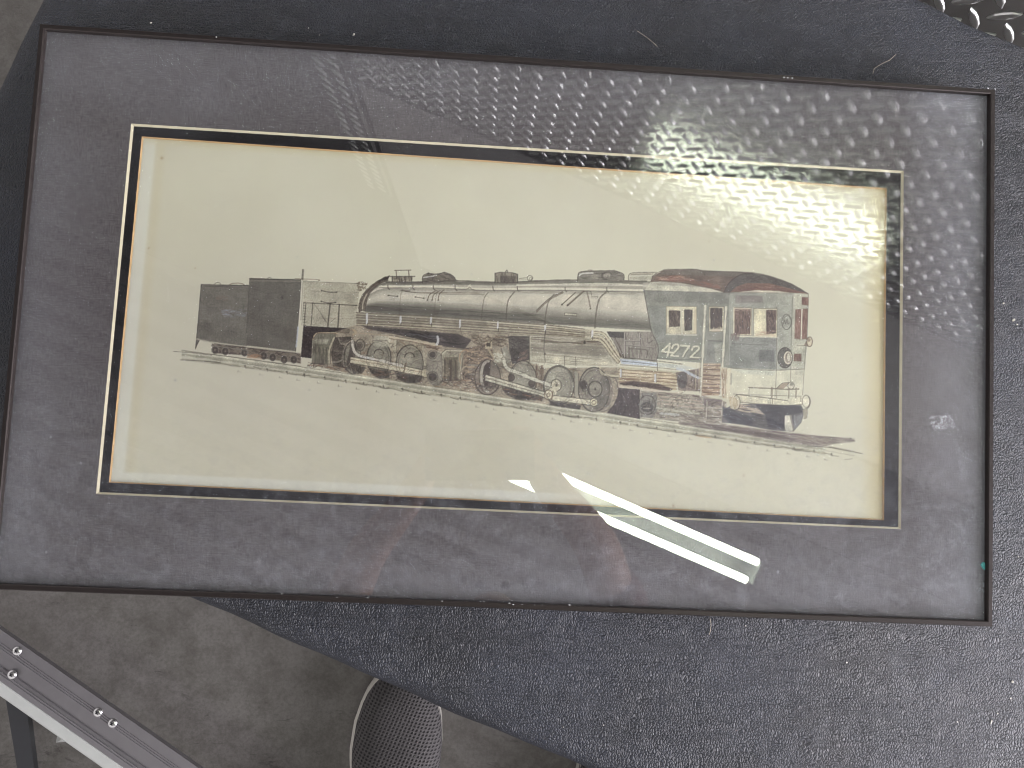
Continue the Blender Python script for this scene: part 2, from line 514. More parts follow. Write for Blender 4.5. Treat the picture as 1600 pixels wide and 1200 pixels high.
def line(pts, width=1.0, col=INK, a=0.8, jit=0.25, curve=True, mask=None):
    pts = [(x + R.normal() * jit * 0.4, y + R.normal() * jit * 0.4) for x, y in pts]
    if curve: pts = smoothpts(pts)
    xs, ys = zip(*pts); p = width + 2
    w = win(min(xs) - p, min(ys) - p, max(xs) + p, max(ys) + p)
    if w[1] <= w[0] or w[3] <= w[2]: return
    i0, i1, j0, j1 = w
    cov = np.zeros((i1 - i0, j1 - j0))
    L = len(pts) - 1
    ph = R.random() * 9
    for k in range(L):
        (xa, ya), (xb, yb) = pts[k], pts[k + 1]
        v = win(min(xa, xb) - p, min(ya, yb) - p, max(xa, xb) + p, max(ya, yb) + p)
        if v[1] <= v[0] or v[3] <= v[2]: continue
        x = gx[v[0]:v[1], v[2]:v[3]]; y = gy[v[0]:v[1], v[2]:v[3]]
        dx, dy = xb - xa, yb - ya; l2 = dx * dx + dy * dy + 1e-9
        t = np.clip(((x - xa) * dx + (y - ya) * dy) / l2, 0, 1)
        d = np.hypot(x - xa - t * dx, y - ya - t * dy)
        hw = width / 2 * (1 + 0.25 * math.sin(ph + k * 1.7))
        c = np.clip((hw + 0.35 - d) / 0.7, 0, 1)
        cov[v[0] - i0:v[1] - i0, v[2] - j0:v[3] - j0] = np.maximum(cov[v[0] - i0:v[1] - i0, v[2] - j0:v[3] - j0], c)
    cov *= np.clip(0.92 + 0.16 * GRAIN[i0:i1, j0:j1], 0.3, 1.1)
    if mask is not None: cov *= mask[i0:i1, j0:j1]
    put(w, np.clip(cov, 0, 1), col, a)


def full(pts):
    m = np.zeros((CH, CW), bool); xs, ys = zip(*pts)
    w = win(min(xs) - 1, min(ys) - 1, max(xs) + 1, max(ys) + 1)
    m[w[0]:w[1], w[2]:w[3]] = pmask(pts, w); return m


def arc(cx, cy, rx, ry, a0=0, a1=360, **kw):
    n = max(8, int(abs(a1 - a0) / 14))
    line([(cx + rx * math.cos(math.radians(a)), cy + ry * math.sin(math.radians(a))) for a in np.linspace(a0, a1, n)], **kw)


def disc(cx, cy, rx, ry, col, a=1.0, **kw):
    poly([(cx + rx * math.cos(t), cy + ry * math.sin(t)) for t in np.linspace(0, 2 * math.pi, 30, endpoint=False)], col, a, **kw)


def scrib(pts, n, ln, ang, col=INK, a=0.5, width=0.8, spread=12, wob=0.6):
    """n loose pen strokes inside the outline"""
    m = full(pts); ii, jj = np.nonzero(m)
    if not len(ii): return
    m = blur(m.astype(float), 1)
    for k in R.integers(0, len(ii), n):
        x, y = gx[ii[k], jj[k]], gy[ii[k], jj[k]]
        t = math.radians(ang + R.normal() * spread); l = ln * (0.5 + R.random())
        dx, dy = math.cos(t) * l / 2, math.sin(t) * l / 2
        line([(x - dx, y - dy), (x + R.normal() * wob, y + R.normal() * wob), (x + dx, y + dy)], width * (0.7 + 0.6 * R.random()), col, a * (0.6 + 0.5 * R.random()), mask=m)


def grad(top, bot, x0, x1, kl, kr, a=1.0):
    """wash across a barrel: tone knots (t, grey) at its left and right end"""
    w = win(x0, min(top(x0), top(x1)) - 2, x1, max(bot(x0), bot(x1)) + 2)
    x = gx[w[0]:w[1], w[2]:w[3]]; y = gy[w[0]:w[1], w[2]:w[3]]
    t = (y - top(x)) / (bot(x) - top(x))
    vl = np.interp(t, *zip(*kl)); vr = np.interp(t, *zip(*kr))
    s = np.clip((x - x0) / (x1 - x0), 0, 1); v = vl * (1 - s) + vr * s
    v = v * (1 + 0.035 * GRAIN[w[0]:w[1], w[2]:w[3]] + 0.03 * MOT[w[0]:w[1], w[2]:w[3]])
    col = v[..., None] * np.array([1.0, 0.965, 0.92])
    m = blur(((t > 0) & (t < 1)).astype(float), 1)[..., None] * a
    C[w[0]:w[1], w[2]:w[3]] = C[w[0]:w[1], w[2]:w[3]] * (1 - m) + col * m


def rivets(x0, y0, x1, y1, step=3.0, a=0.55):
    n = int(math.hypot(x1 - x0, y1 - y0) / step)
    for k in range(n + 1):
        t = k / n
        if R.random() < 0.15: continue
        disc(x0 + (x1 - x0) * t, y0 + (y1 - y0) * t + R.normal() * 0.15, 0.55, 0.55, INK, a * (0.6 + 0.5 * R.random()), grain=0)


def rail_y(x): return np.interp(x, [271, 331, 460, 680, 880, 1080, 1280, 1348], [547, 553.5, 571.5, 604, 635.5, 665, 694.5, 707])


def draw_track():
    xs = list(np.linspace(284, 1290, 40))
    poly([(x, rail_y(x) - 1) for x in xs] + [(x, rail_y(x) + np.interp(x, [284, 460, 1290], [9, 13, 15.5])) for x in xs[::-1]], (190, 187, 168), 0.75, soft=1)
    poly([(x, rail_y(x) + 4) for x in xs] + [(x, rail_y(x) + 7.5) for x in xs[::-1]], (148, 146, 133), 0.7, soft=1)
    poly([(x, rail_y(x) + 0.5) for x in xs] + [(x, rail_y(x) + 3) for x in xs[::-1]], (214, 212, 194), 0.7, soft=1)
    poly([(x, rail_y(x) + 10.5) for x in xs] + [(x, rail_y(x) + 14.5) for x in xs[::-1]], (160, 154, 138), 0.6, soft=1)
    line([(271, 549), (300, 551.5), (331, 555)], 1.0, INK, 0.6)
    line([(284, 547), (331, 553.5), (400, 562.5), (470, 572.5)], 0.9, INK, 0.55)
    line([(282, 562), (330, 565), (345, 567)], 1.6, INK, 0.5)
    for x in np.arange(290, 1330, 11.0):
        y = rail_y(x)
        line([(x, y + 0.2), (x + 11, rail_y(x + 11) + 0.2)], 0.8, INK, 0.28 + 0.3 * R.random())
        if x > 320 and R.random() < 0.9:
            line([(x, y + 7.6), (x + 11, rail_y(x + 11) + 7.8)], 0.7, INK, 0.15 + 0.25 * R.random())
        if x > 330 and R.random() < 0.75:
            line([(x - 4, y + 12.5 + R.normal()), (x + 8, rail_y(x + 8) + 13 + R.normal())], 1.3, (90, 82, 74), 0.35 + 0.3 * R.random())
    for x in np.arange(386, 1310, 30.5):
        x += R.normal() * 2; y = rail_y(x) + 11
        disc(x, y, 1.3, 1.5, INK, 0.6); line([(x + 0.5, y + 1), (x + 1.2, y + 4)], 0.9, INK, 0.6)
        line([(x - 11, y + 7), (x - 11.4, y + 10)], 0.8, INK, 0.5); line([(x - 11.5, y + 9), (x - 6, y + 10)], 0.7, INK, 0.4)
    for x, l in ((897, 22), (1092, 18), (600, 16), (655, 18), (775, 20), (1245, 14)):
        line([(x - l / 2, rail_y(x) + 12), (x, rail_y(x) + 14.5), (x + l / 2, rail_y(x) + 14)], 2.2, (88, 80, 70), 0.5)
    line([(1088, 681), (1110, 684)], 2.5, (196, 140, 84), 0.5)


def draw_tender():
    front = [(390, 435), (472.5, 437), (462, 549), (400, 541.5), (385, 540)]
    rear = [(314.3, 445), (390, 445.5), (386, 541), (330, 534.5), (312, 531), (305.5, 545), (307, 529)]
    poly(rear, (112, 107, 103), 0.97, 0.05, 0.03); poly(front, (101, 96, 93), 0.97, 0.05, 0.03)
    scrib(rear, 200, 9, 90, (80, 74, 72), 0.18, 0.9, 5); scrib(front, 220, 9, 90, (76, 70, 68), 0.18, 0.9, 5)
    scrib(rear, 90, 12, 3, (66, 60, 58), 0.22, 0.8, 6); scrib(front, 90, 12, 3, (64, 56, 54), 0.22, 0.8, 6)
    for (x, y, rx, ry) in ((320, 515, 12, 14), (400, 478, 14, 12), (452, 520, 10, 16)):
        disc(x, y, rx, ry, (74, 68, 66), 0.2, soft=2)
    scrib([(343, 483), (388, 483), (384, 496), (350, 496)], 46, 9, 4, (148, 158, 186), 0.35, 1.2)
    scrib([(336, 462), (356, 462), (356, 470), (338, 470)], 16, 8, 5, (128, 98, 90), 0.4, 1.0)
    disc(441, 465, 2, 3.5, (60, 54, 54), 0.5, soft=1)
    line([(314.3, 444.6), (350, 445.3), (388, 446)], 1.3, INK, 0.8); line([(320, 447), (360, 448.5)], 1.0, INK, 0.6)
    line([(314.3, 445), (310.5, 490), (307, 529), (305.4, 544)], 1.3, INK, 0.75); line([(312, 531), (308.5, 537), (305.5, 545)], 1.2, INK, 0.6)
    line([(390, 436), (387.5, 480), (385, 520)], 1.0, INK, 0.45); line([(390, 435), (430, 436), (473, 437)], 1.4, INK, 0.75)
    line([(391, 438.5), (470, 439.5)], 0.8, (180, 172, 158), 0.6)
    arc(340, 444, 4.5, 2.6, 180, 360, width=0.9, col=INK, a=0.7); arc(370, 445, 11, 2.6, 180, 360, width=1.0, col=BRN, a=0.75)
    arc(421, 436, 3, 2.4, 180, 360, width=1, col=INK, a=0.6); line([(395, 435), (412, 436)], 1.2, BRN, 0.5)
    line([(307, 529.5), (330, 534.5), (380, 541), (420, 545), (461.5, 550)], 2.2, (186, 180, 164), 0.8)
    # trucks
    for pts in ([(331, 537), (384, 542), (386, 555), (333, 552)], [(386, 543), (470, 552), (470, 568), (386, 557)]):
        poly(pts, (98, 80, 74), 0.75, soft=1); scrib(pts, 70, 8, 6, (58, 44, 44), 0.5, 1.0, 20)
    for cx, cy in ((336, 547), (352, 549), (382, 551), (412, 556), (426, 558.5), (444, 562), (459, 562)):
        disc(cx, cy, 5.2, 6, (66, 58, 58), 0.75); arc(cx, cy, 5.6, 6.4, 150, 390, width=1.1, col=(134, 126, 120), a=0.8); disc(cx, cy, 1.5, 1.7, (130, 118, 110), 0.7)
    scrib([(386, 552), (410, 555), (410, 562), (386, 560)], 30, 9, 5, (186, 128, 92), 0.55, 1.0)
    line([(331, 540), (352, 543), (384, 547), (386, 552)], 2.0, (126, 120, 116), 0.8); line([(335, 537), (400, 545), (462, 552)], 1.0, INK, 0.6)
    # water section between tender and boiler
    sec = [(474, 440), (562, 443.5), (556, 513), (474, 509)]
    poly(sec, (176, 169, 154), 0.92, 0.06, 0.04); scrib(sec, 60, 16, 3, (140, 132, 122), 0.25, 0.9, 6)
    line([(474, 440), (515, 441), (562, 443.5)], 0.9, INK, 0.65)
    line([(473.5, 422), (472.6, 436)], 3.0, (92, 84, 78), 0.85, 0.1); line([(461, 435), (497, 437), (497.5, 439)], 0.9, BRN, 0.7); line([(463, 437), (480, 438)], 1.2, BRN, 0.6)
    line([(471.5, 438), (468, 490), (463.5, 541)], 2.2, (212, 208, 198), 0.9); line([(470, 440), (466.5, 495), (462, 549)], 0.9, INK, 0.7)
    line([(465.5, 510), (464, 530), (462.8, 542)], 2.0, BLU, 0.9); line([(473.5, 440), (470, 500)], 0.8, INK, 0.5)
    line([(474.5, 473), (516, 475), (558, 477.5)], 1.3, INK, 0.8); rivets(482, 455, 560, 457); rivets(478, 497, 556, 498); rivets(482, 443, 556, 445, 4, 0.35)
    rivets(515, 443, 514, 472, 4, 0.3)
    for (a, b) in (((489, 473), (486, 508)), ((515.8, 474), (512.2, 509.5)), ((530.3, 475.5), (527.8, 512))):
        line([a, b], 1.9, (72, 62, 58), 0.85)
    line([(478, 474), (475, 508)], 1.0, INK, 0.7); line([(474.3, 474), (471.5, 508)], 0.8, INK, 0.5)
    for y in np.arange(477, 508, 4.4): line([(473.8, y), (477.6, y + 0.5)], 0.8, INK, 0.6)
    for (a, b) in (((502.5, 454), (526, 456.3)), ((502, 471), (524.5, 472.6))):
        line([a, ((a[0] + b[0]) / 2, a[1] + 2.4), b], 1.3, INK, 0.75); disc(*a, 1.2, 1, INK, 0.7); disc(*b, 1.2, 1, INK, 0.7)
    line([(491, 475), (503, 492), (513, 508)], 0.7, INK, 0.5); line([(524, 497), (517, 503)], 0.7, INK, 0.5); line([(503, 494), (510, 503), (505, 497)], 0.8, INK, 0.5)
    poly([(474, 509), (547, 513), (546, 521), (522, 519), (494, 521), (488, 530), (487, 560), (470, 558)], (52, 39, 44), 0.95, 0.18, 0.05)
    scrib([(474, 509), (547, 513), (546, 521), (494, 521), (487, 560), (470, 558)], 90, 7, 80, (34, 24, 30), 0.5, 1.0, 30)


def draw_boiler():
    top = lambda x: np.interp(x, [562, 575, 590, 604, 640, 700, 772, 860, 1010], [482, 455, 445, 440.5, 440.5, 439.5, 441, 438.5, 439.5])
    bot = lambda x: np.interp(x, [562, 680, 860, 1020], [487, 495.5, 507, 517])
    kl = [(0, 104), (0.07, 116), (0.12, 200), (0.17, 206), (0.2, 146), (0.3, 176), (0.42, 204), (0.56, 192), (0.64, 140), (0.74, 104), (0.9, 98), (1, 112)]
    kr = [(0, 116), (0.05, 170), (0.1, 205), (0.14, 150), (0.18, 200), (0.22, 164), (0.32, 202), (0.6, 206), (0.72, 176), (0.84, 120), (0.94, 108), (1, 134)]
    grad(top, bot, 571, 1020, kl, kr)
    blk = [(562, 486), (562, 474), (569, 459), (584, 444), (604, 432), (609, 430), (606, 439), (594, 444), (582, 451), (575, 464), (571, 486)]
    poly(blk, (112, 100, 92), 0.85); 
    for off, wd, al in ((0, 3.0, 0.8), (3.2, 1.4, 0.7), (7.0, 2.0, 0.6), (9.5, 0.9, 0.7)):
        line([(561.8 + off, 486), (562 + off, 476), (568 + off, 460), (583 + off * 0.8, 445), (603 + off * 0.4, 433 + off * 0.5)], wd, (70, 56, 52), al)
    line([(566.5, 482), (567.5, 472), (573, 460)], 2.2, (196, 186, 168), 0.7)
    scrib([(556, 440), (575, 440), (572, 452), (560, 456)], 40, 6, 40, (92, 66, 52), 0.6, 0.9, 50); scrib([(590, 438), (610, 430), (606, 436), (592, 443)], 30, 8, -30, INK, 0.5, 1.0)
    # crown line and pipes along the top
    line([(604, 440.5), (660, 441), (715, 438.5), (773, 441), (860, 438.3), (905, 438), (1010, 439.5)], 2.4, (76, 66, 62), 0.75)
    poly([(612, 441), (1005, 440), (1004, 444.5), (612, 445)], (100, 93, 88), 0.55, soft=1)
    line([(593, 447.5), (640, 447.5), (680, 448), (728, 450), (734, 446), (742, 451), (800, 451.5), (870, 451.5), (1006, 453.5)], 2.6, (224, 220, 204), 0.9, 0.1)
    line([(593, 449.5), (640, 449.8), (680, 450), (726, 452), (734, 448.5), (744, 453.5), (800, 454), (870, 453.6), (1006, 456)], 1.0, INK, 0.55)
    line([(808, 445.5), (860, 444.5), (950, 443.5), (1004, 446)], 2.4, (222, 217, 202), 0.85, 0.1); line([(808, 447.5), (900, 447.3), (1004, 448)], 0.8, INK, 0.4)
    for x in (606, 645, 677, 711, 770, 808, 883, 948):
        y = np.interp(x, [606, 1000], [448, 453]); line([(x, y - 3), (x + 0.5, y + 2), (x + 3, y + 4.5)], 1.4, (70, 58, 54), 0.8)
    line([(628, 453.5), (650, 457), (700, 457.5), (749, 458)], 1.2, BRN, 0.6); line([(633, 456), (690, 459.5), (756, 460)], 0.8, INK, 0.45); line([(627, 454), (640, 455)], 2.2, INK, 0.4)
    for a, b in (((682, 454), (668, 469)), ((687.5, 454), (675, 469)), ((694, 453), (685, 469))):
        line([a, ((a[0] + b[0]) / 2 - 3, (a[1] + b[1]) / 2 - 1.5), b], 1.3, (84, 64, 56), 0.75); disc(*b, 1.1, 1.2, INK, 0.6)
    # bands
    for pts, wd, al in (([(629, 452), (626, 464), (624, 490)], 1.0, 0.45), ([(684, 454), (680.6, 466), (678, 493)], 1.0, 0.5), ([(763, 457), (757, 465), (754, 480), (752, 499)], 1.3, 0.6),
                        ([(804, 456), (795, 468), (792, 482), (791, 500)], 1.9, 0.7), ([(866, 460), (857, 471), (853, 490), (851, 507)], 1.9, 0.65), ([(947, 456.5), (936, 468), (931, 492), (929.5, 512)], 2.3, 0.7)):
        line(pts, wd, (84, 72, 66), al)
    for x0, y0, x1, y1 in ((592, 467, 622, 469), (628, 468, 676, 471), (684, 473, 750, 477), (760, 476, 790, 478), (800, 478, 848, 482), (862, 480, 926, 484), (940, 480, 1000, 486), (798, 486, 848, 500), (937, 470, 936, 500)):
        rivets(x0, y0, x1, y1, 3.2, 0.4)
    line([(879, 457), (860, 467), (847, 478), (839, 487)], 2.6, (104, 88, 78), 0.75); line([(879, 455.5), (858, 466), (838, 485)], 0.8, INK, 0.7)
    for a, b in (((899, 457), (878, 476)), ((912, 455), (887, 477))):
        line([a, b], 2.6, (122, 104, 92), 0.75); line([a, b], 0.8, INK, 0.6); disc(*b, 1.5, 1.4, INK, 0.75)
    line([(917, 456), (920, 468), (922.6, 482)], 2.0, (108, 92, 84), 0.75); disc(922.6, 482.5, 1.4, 1.2, INK, 0.7); line([(911, 456), (922, 455), (924, 461)], 1.2, INK, 0.5)
    line([(924, 463), (934, 463), (934, 465.5), (924, 465.5)], 0.8, INK, 0.6, curve=False)
    poly([(882, 489), (901, 490), (901, 493.5), (882, 492.5)], (196, 190, 172), 0.9); line([(882, 489), (901, 490), (901, 493.5), (882, 492.5), (882, 489)], 0.9, INK, 0.7, curve=False)
    for a, b in (((607, 461.5), (621, 463)), ((649, 464), (662, 466))):
        line([a, b], 1.0, INK, 0.7); disc(*a, 1.3, 1, INK, 0.75); disc(*b, 1.3, 1, INK, 0.75)
    scrib([(571, 473), (850, 490), (850, 503), (571, 484)], 190, 24, 4, (66, 60, 58), 0.3, 0.9, 3)
    scrib([(850, 494), (1015, 502), (1016, 514), (850, 505)], 90, 22, 4, (76, 70, 68), 0.3, 0.9, 3)
    scrib([(760, 452), (1000, 455), (1000, 461), (760, 458)], 60, 20, 2, (110, 104, 96), 0.28, 0.9, 3)
    # domes and fittings
    d1 = [(660, 442), (660.5, 432), (668, 427.5), (680, 427.5), (694, 426), (704, 428.5), (711, 433), (713, 438.5), (690, 440)]
    poly(d1, (112, 102, 96), 0.95); scrib(d1, 40, 9, 20, INK, 0.4, 0.9, 40); line([(662, 433.5), (676, 431.5), (683, 429)], 2.0, (206, 204, 208), 0.85)
    line([(660, 442), (660.5, 432), (668, 427.5), (684, 428.5), (694, 426), (706, 429.5), (712.5, 438)], 1.2, INK, 0.75); line([(684, 441), (700, 438), (714, 438)], 1.2, INK, 0.5); disc(669.5, 427, 2, 1.4, INK, 0.6); disc(694.5, 426, 2, 1.3, INK, 0.6)
    d2 = [(773.5, 442), (773.5, 427), (782, 425.5), (800, 426), (809, 428.5), (809, 441.5)]
    poly(d2, (132, 122, 112), 0.95); poly([(782, 431), (806, 431), (806, 441), (782, 441)], (96, 84, 80), 0.85); scrib(d2, 30, 10, 85, INK, 0.4, 0.9, 8); line(d2 + [d2[0]], 1.2, INK, 0.8, curve=False)
    line([(790, 425), (792, 422), (793, 425)], 1.4, INK, 0.7); line([(811, 435), (823, 434)], 1.2, INK, 0.6); line([(811, 437), (823, 437)], 0.9, BRN, 0.5); arc(828, 434.5, 4.2, 4, width=1.0, a=0.65); arc(829, 435.5, 2, 2, width=0.8, a=0.6)
    d3 = [(902.5, 438.5), (903, 429.5), (908, 424.7), (929, 423.2), (956, 423), (966, 424.5), (974.5, 429), (975, 437.5)]
    poly(d3, (118, 111, 107), 0.95); poly([(906, 431), (936, 429), (934, 438), (906, 438)], (150, 146, 138), 0.6, soft=1); disc(948, 431, 6, 5.5, (168, 160, 152), 0.6, soft=1)
    for k in range(3): arc(946 + k, 431, 4 + 2.2 * k, 3.6 + 1.2 * k, 40 * k, 260 + 40 * k, width=0.9, a=0.5)
    scrib(d3, 40, 10, 4, INK, 0.3, 0.9, 15); line([(905.5, 430.5), (910, 427.5), (926, 426.5)], 2.0, (222, 222, 224), 0.85); line(d3, 1.3, INK, 0.75)
    line([(919, 423), (919.5, 421.8), (925, 421.8)], 0.9, INK, 0.6); line([(956, 422.5), (960, 421.7)], 1, INK, 0.6)
    d4 = [(982, 438), (982, 431), (986.5, 427), (1000, 425.5), (1026, 425.5), (1019, 438)]
    poly(d4, (178, 172, 160), 0.9); line([(982, 438), (982, 431), (986.5, 426.5), (1002, 425.5), (1026, 425.5)], 1.0, INK, 0.6); line([(984, 431.5), (1018, 430.5)], 2.2, (214, 210, 196), 0.8); line([(986, 429), (1020, 428)], 0.8, BRN, 0.4)
    # headlamp bracket on the smokebox
    poly([(612, 432), (646, 432), (643, 440), (612, 440)], (128, 112, 98), 0.6); scrib([(612, 432), (646, 432), (643, 440), (612, 440)], 40, 6, 80, INK, 0.5, 0.9, 40)
    line([(617, 422.3), (642, 422)], 2.0, (96, 82, 74), 0.85); line([(619, 423), (619.5, 432)], 1.8, (84, 70, 62), 0.8); line([(638.5, 423), (639, 432)], 1.8, (84, 70, 62), 0.8)
    line([(610, 432), (648, 432)], 1.6, INK, 0.75)
    for x in (613, 624, 633, 643): line([(x, 432), (x + 0.4, 440)], 1.4, INK, 0.65)


def lerp(p, q, t): return (p[0] + (q[0] - p[0]) * t, p[1] + (q[1] - p[1]) * t)


def draw_piping():
    T = lambda x: np.interp(x, [557, 680, 860, 925], [488, 494.5, 508, 515.5])
    B = lambda x: np.interp(x, [557, 680, 860, 925], [508, 515, 525.5, 529])
    xs = list(np.linspace(557, 926, 30))
    poly([(x, T(x)) for x in xs] + [(x, B(x)) for x in xs[::-1]], (188, 178, 158), 0.92)
    for k, t in enumerate((0.02, 0.22, 0.42, 0.62, 0.84, 1.0)):
        line([(x, T(x) * (1 - t) + B(x) * t) for x in xs[::2]], 1.3 if k % 2 else 1.8, (82, 66, 60), 0.7)
        line([(x, T(x) * (1 - t) + B(x) * t + 1.4) for x in xs[::2]], 1.0, (142, 126, 112), 0.5)
    for t in (0.12, 0.52): line([(x, T(x) * (1 - t) + B(x) * t) for x in xs[::2]], 1.4, (222, 214, 194), 0.7)
    scrib([(557, 490), (926, 517), (926, 528), (557, 506)], 150, 26, 4.5, (92, 74, 66), 0.35, 0.8, 3)
    poly([(557, 488), (630, 492), (760, 501), (760, 513), (630, 506), (557, 504)], (112, 104, 98), 0.38, soft=1)
    # lower casing beside the firebox
    cas = [(828, 524), (926, 529), (944, 531), (952, 545), (966, 572), (900, 571), (828, 566)]
    poly(cas, (178, 171, 157), 0.95, soft=0)
    poly([(829, 537), (940, 541), (952, 553), (945, 558), (880, 553), (829, 549)], (126, 118, 110), 0.7, soft=2); poly([(829, 555), (900, 559), (962, 567), (964, 572), (829, 565)], (206, 199, 180), 0.8, soft=1)
    scrib(cas, 90, 26, 4, (104, 94, 88), 0.35, 0.8, 4); scrib([(829, 526), (945, 532), (945, 540), (829, 536)], 40, 34, 3, (84, 62, 56), 0.5, 0.8, 3)
    line([(846, 533), (880, 535), (914, 536)], 2.2, (96, 80, 70), 0.75); disc(913.5, 535, 1.6, 2.6, INK, 0.8); line([(852, 516), (850, 545), (852, 566)], 1.0, INK, 0.6); disc(851.5, 553, 1.5, 2.2, INK, 0.6)
    line([(828, 552), (880, 556), (940, 562)], 1.0, (130, 110, 100), 0.5)
    rivets(832, 535, 832, 563, 3.6, 0.4); rivets(836, 563, 960, 571, 3.4, 0.45); line([(882, 556), (882, 571)], 1.0, INK, 0.5); line([(899, 558), (900, 572)], 1.1, INK, 0.5)
    # three bent pipes running down to the walkway
    for o in (0, 6.0, 11.0):
        p = [(925, 519.5 + o), (941 - o * 0.4, 521 + o), (950 - o * 0.4, 530 + o * 0.9), (960 - o * 0.5, 545 + o * 0.7), (970 - o * 0.4, 560 + o * 0.5)]
        line(p, 4.4, (98, 78, 66), 0.85, 0.1); line(p, 2.7, (212, 200, 174), 0.95, 0.1)
    for x in (959, 963.5): line([(x, 527), (x + 6, 543), (x + 10.5, 559)], 1.2, (74, 52, 48), 0.75)
    for x, y0, y1 in ((573.5, 491, 505), (626, 495, 504), (673.7, 496.5, 505), (719, 500.5, 511), (778, 503, 513), (852, 509, 515.5), (925.6, 517, 526)):
        line([(x, y0), (x - 0.4, y1)], 2.6, (208, 212, 232), 0.95, 0.1); line([(x + 0.6, y1), (x + 0.4, y1 + 5)], 1.1, INK, 0.7)


def wheel(cx, cy, rx, ry, fill=(124, 120, 112), hub=0, a0=0, a1=360):
    disc(cx, cy, rx, ry, fill, 0.85); disc(cx - rx * 0.1, cy - ry * 0.2, rx * 0.75, ry * 0.6, (156, 152, 140), 0.5, soft=2)
    arc(cx, cy, rx, ry, a0, a1, width=1.4, col=(60, 52, 50), a=0.8); arc(cx + 0.8, cy, rx - 2.4, ry - 2.4, a0, a1, width=0.8, col=(170, 162, 148), a=0.6)
    if hub: disc(cx, cy, hub, hub * 1.15, (110, 102, 96), 0.9); arc(cx, cy, hub, hub * 1.15, width=1.0, a=0.7); disc(cx, cy, 1.3, 1.5, INK, 0.8)


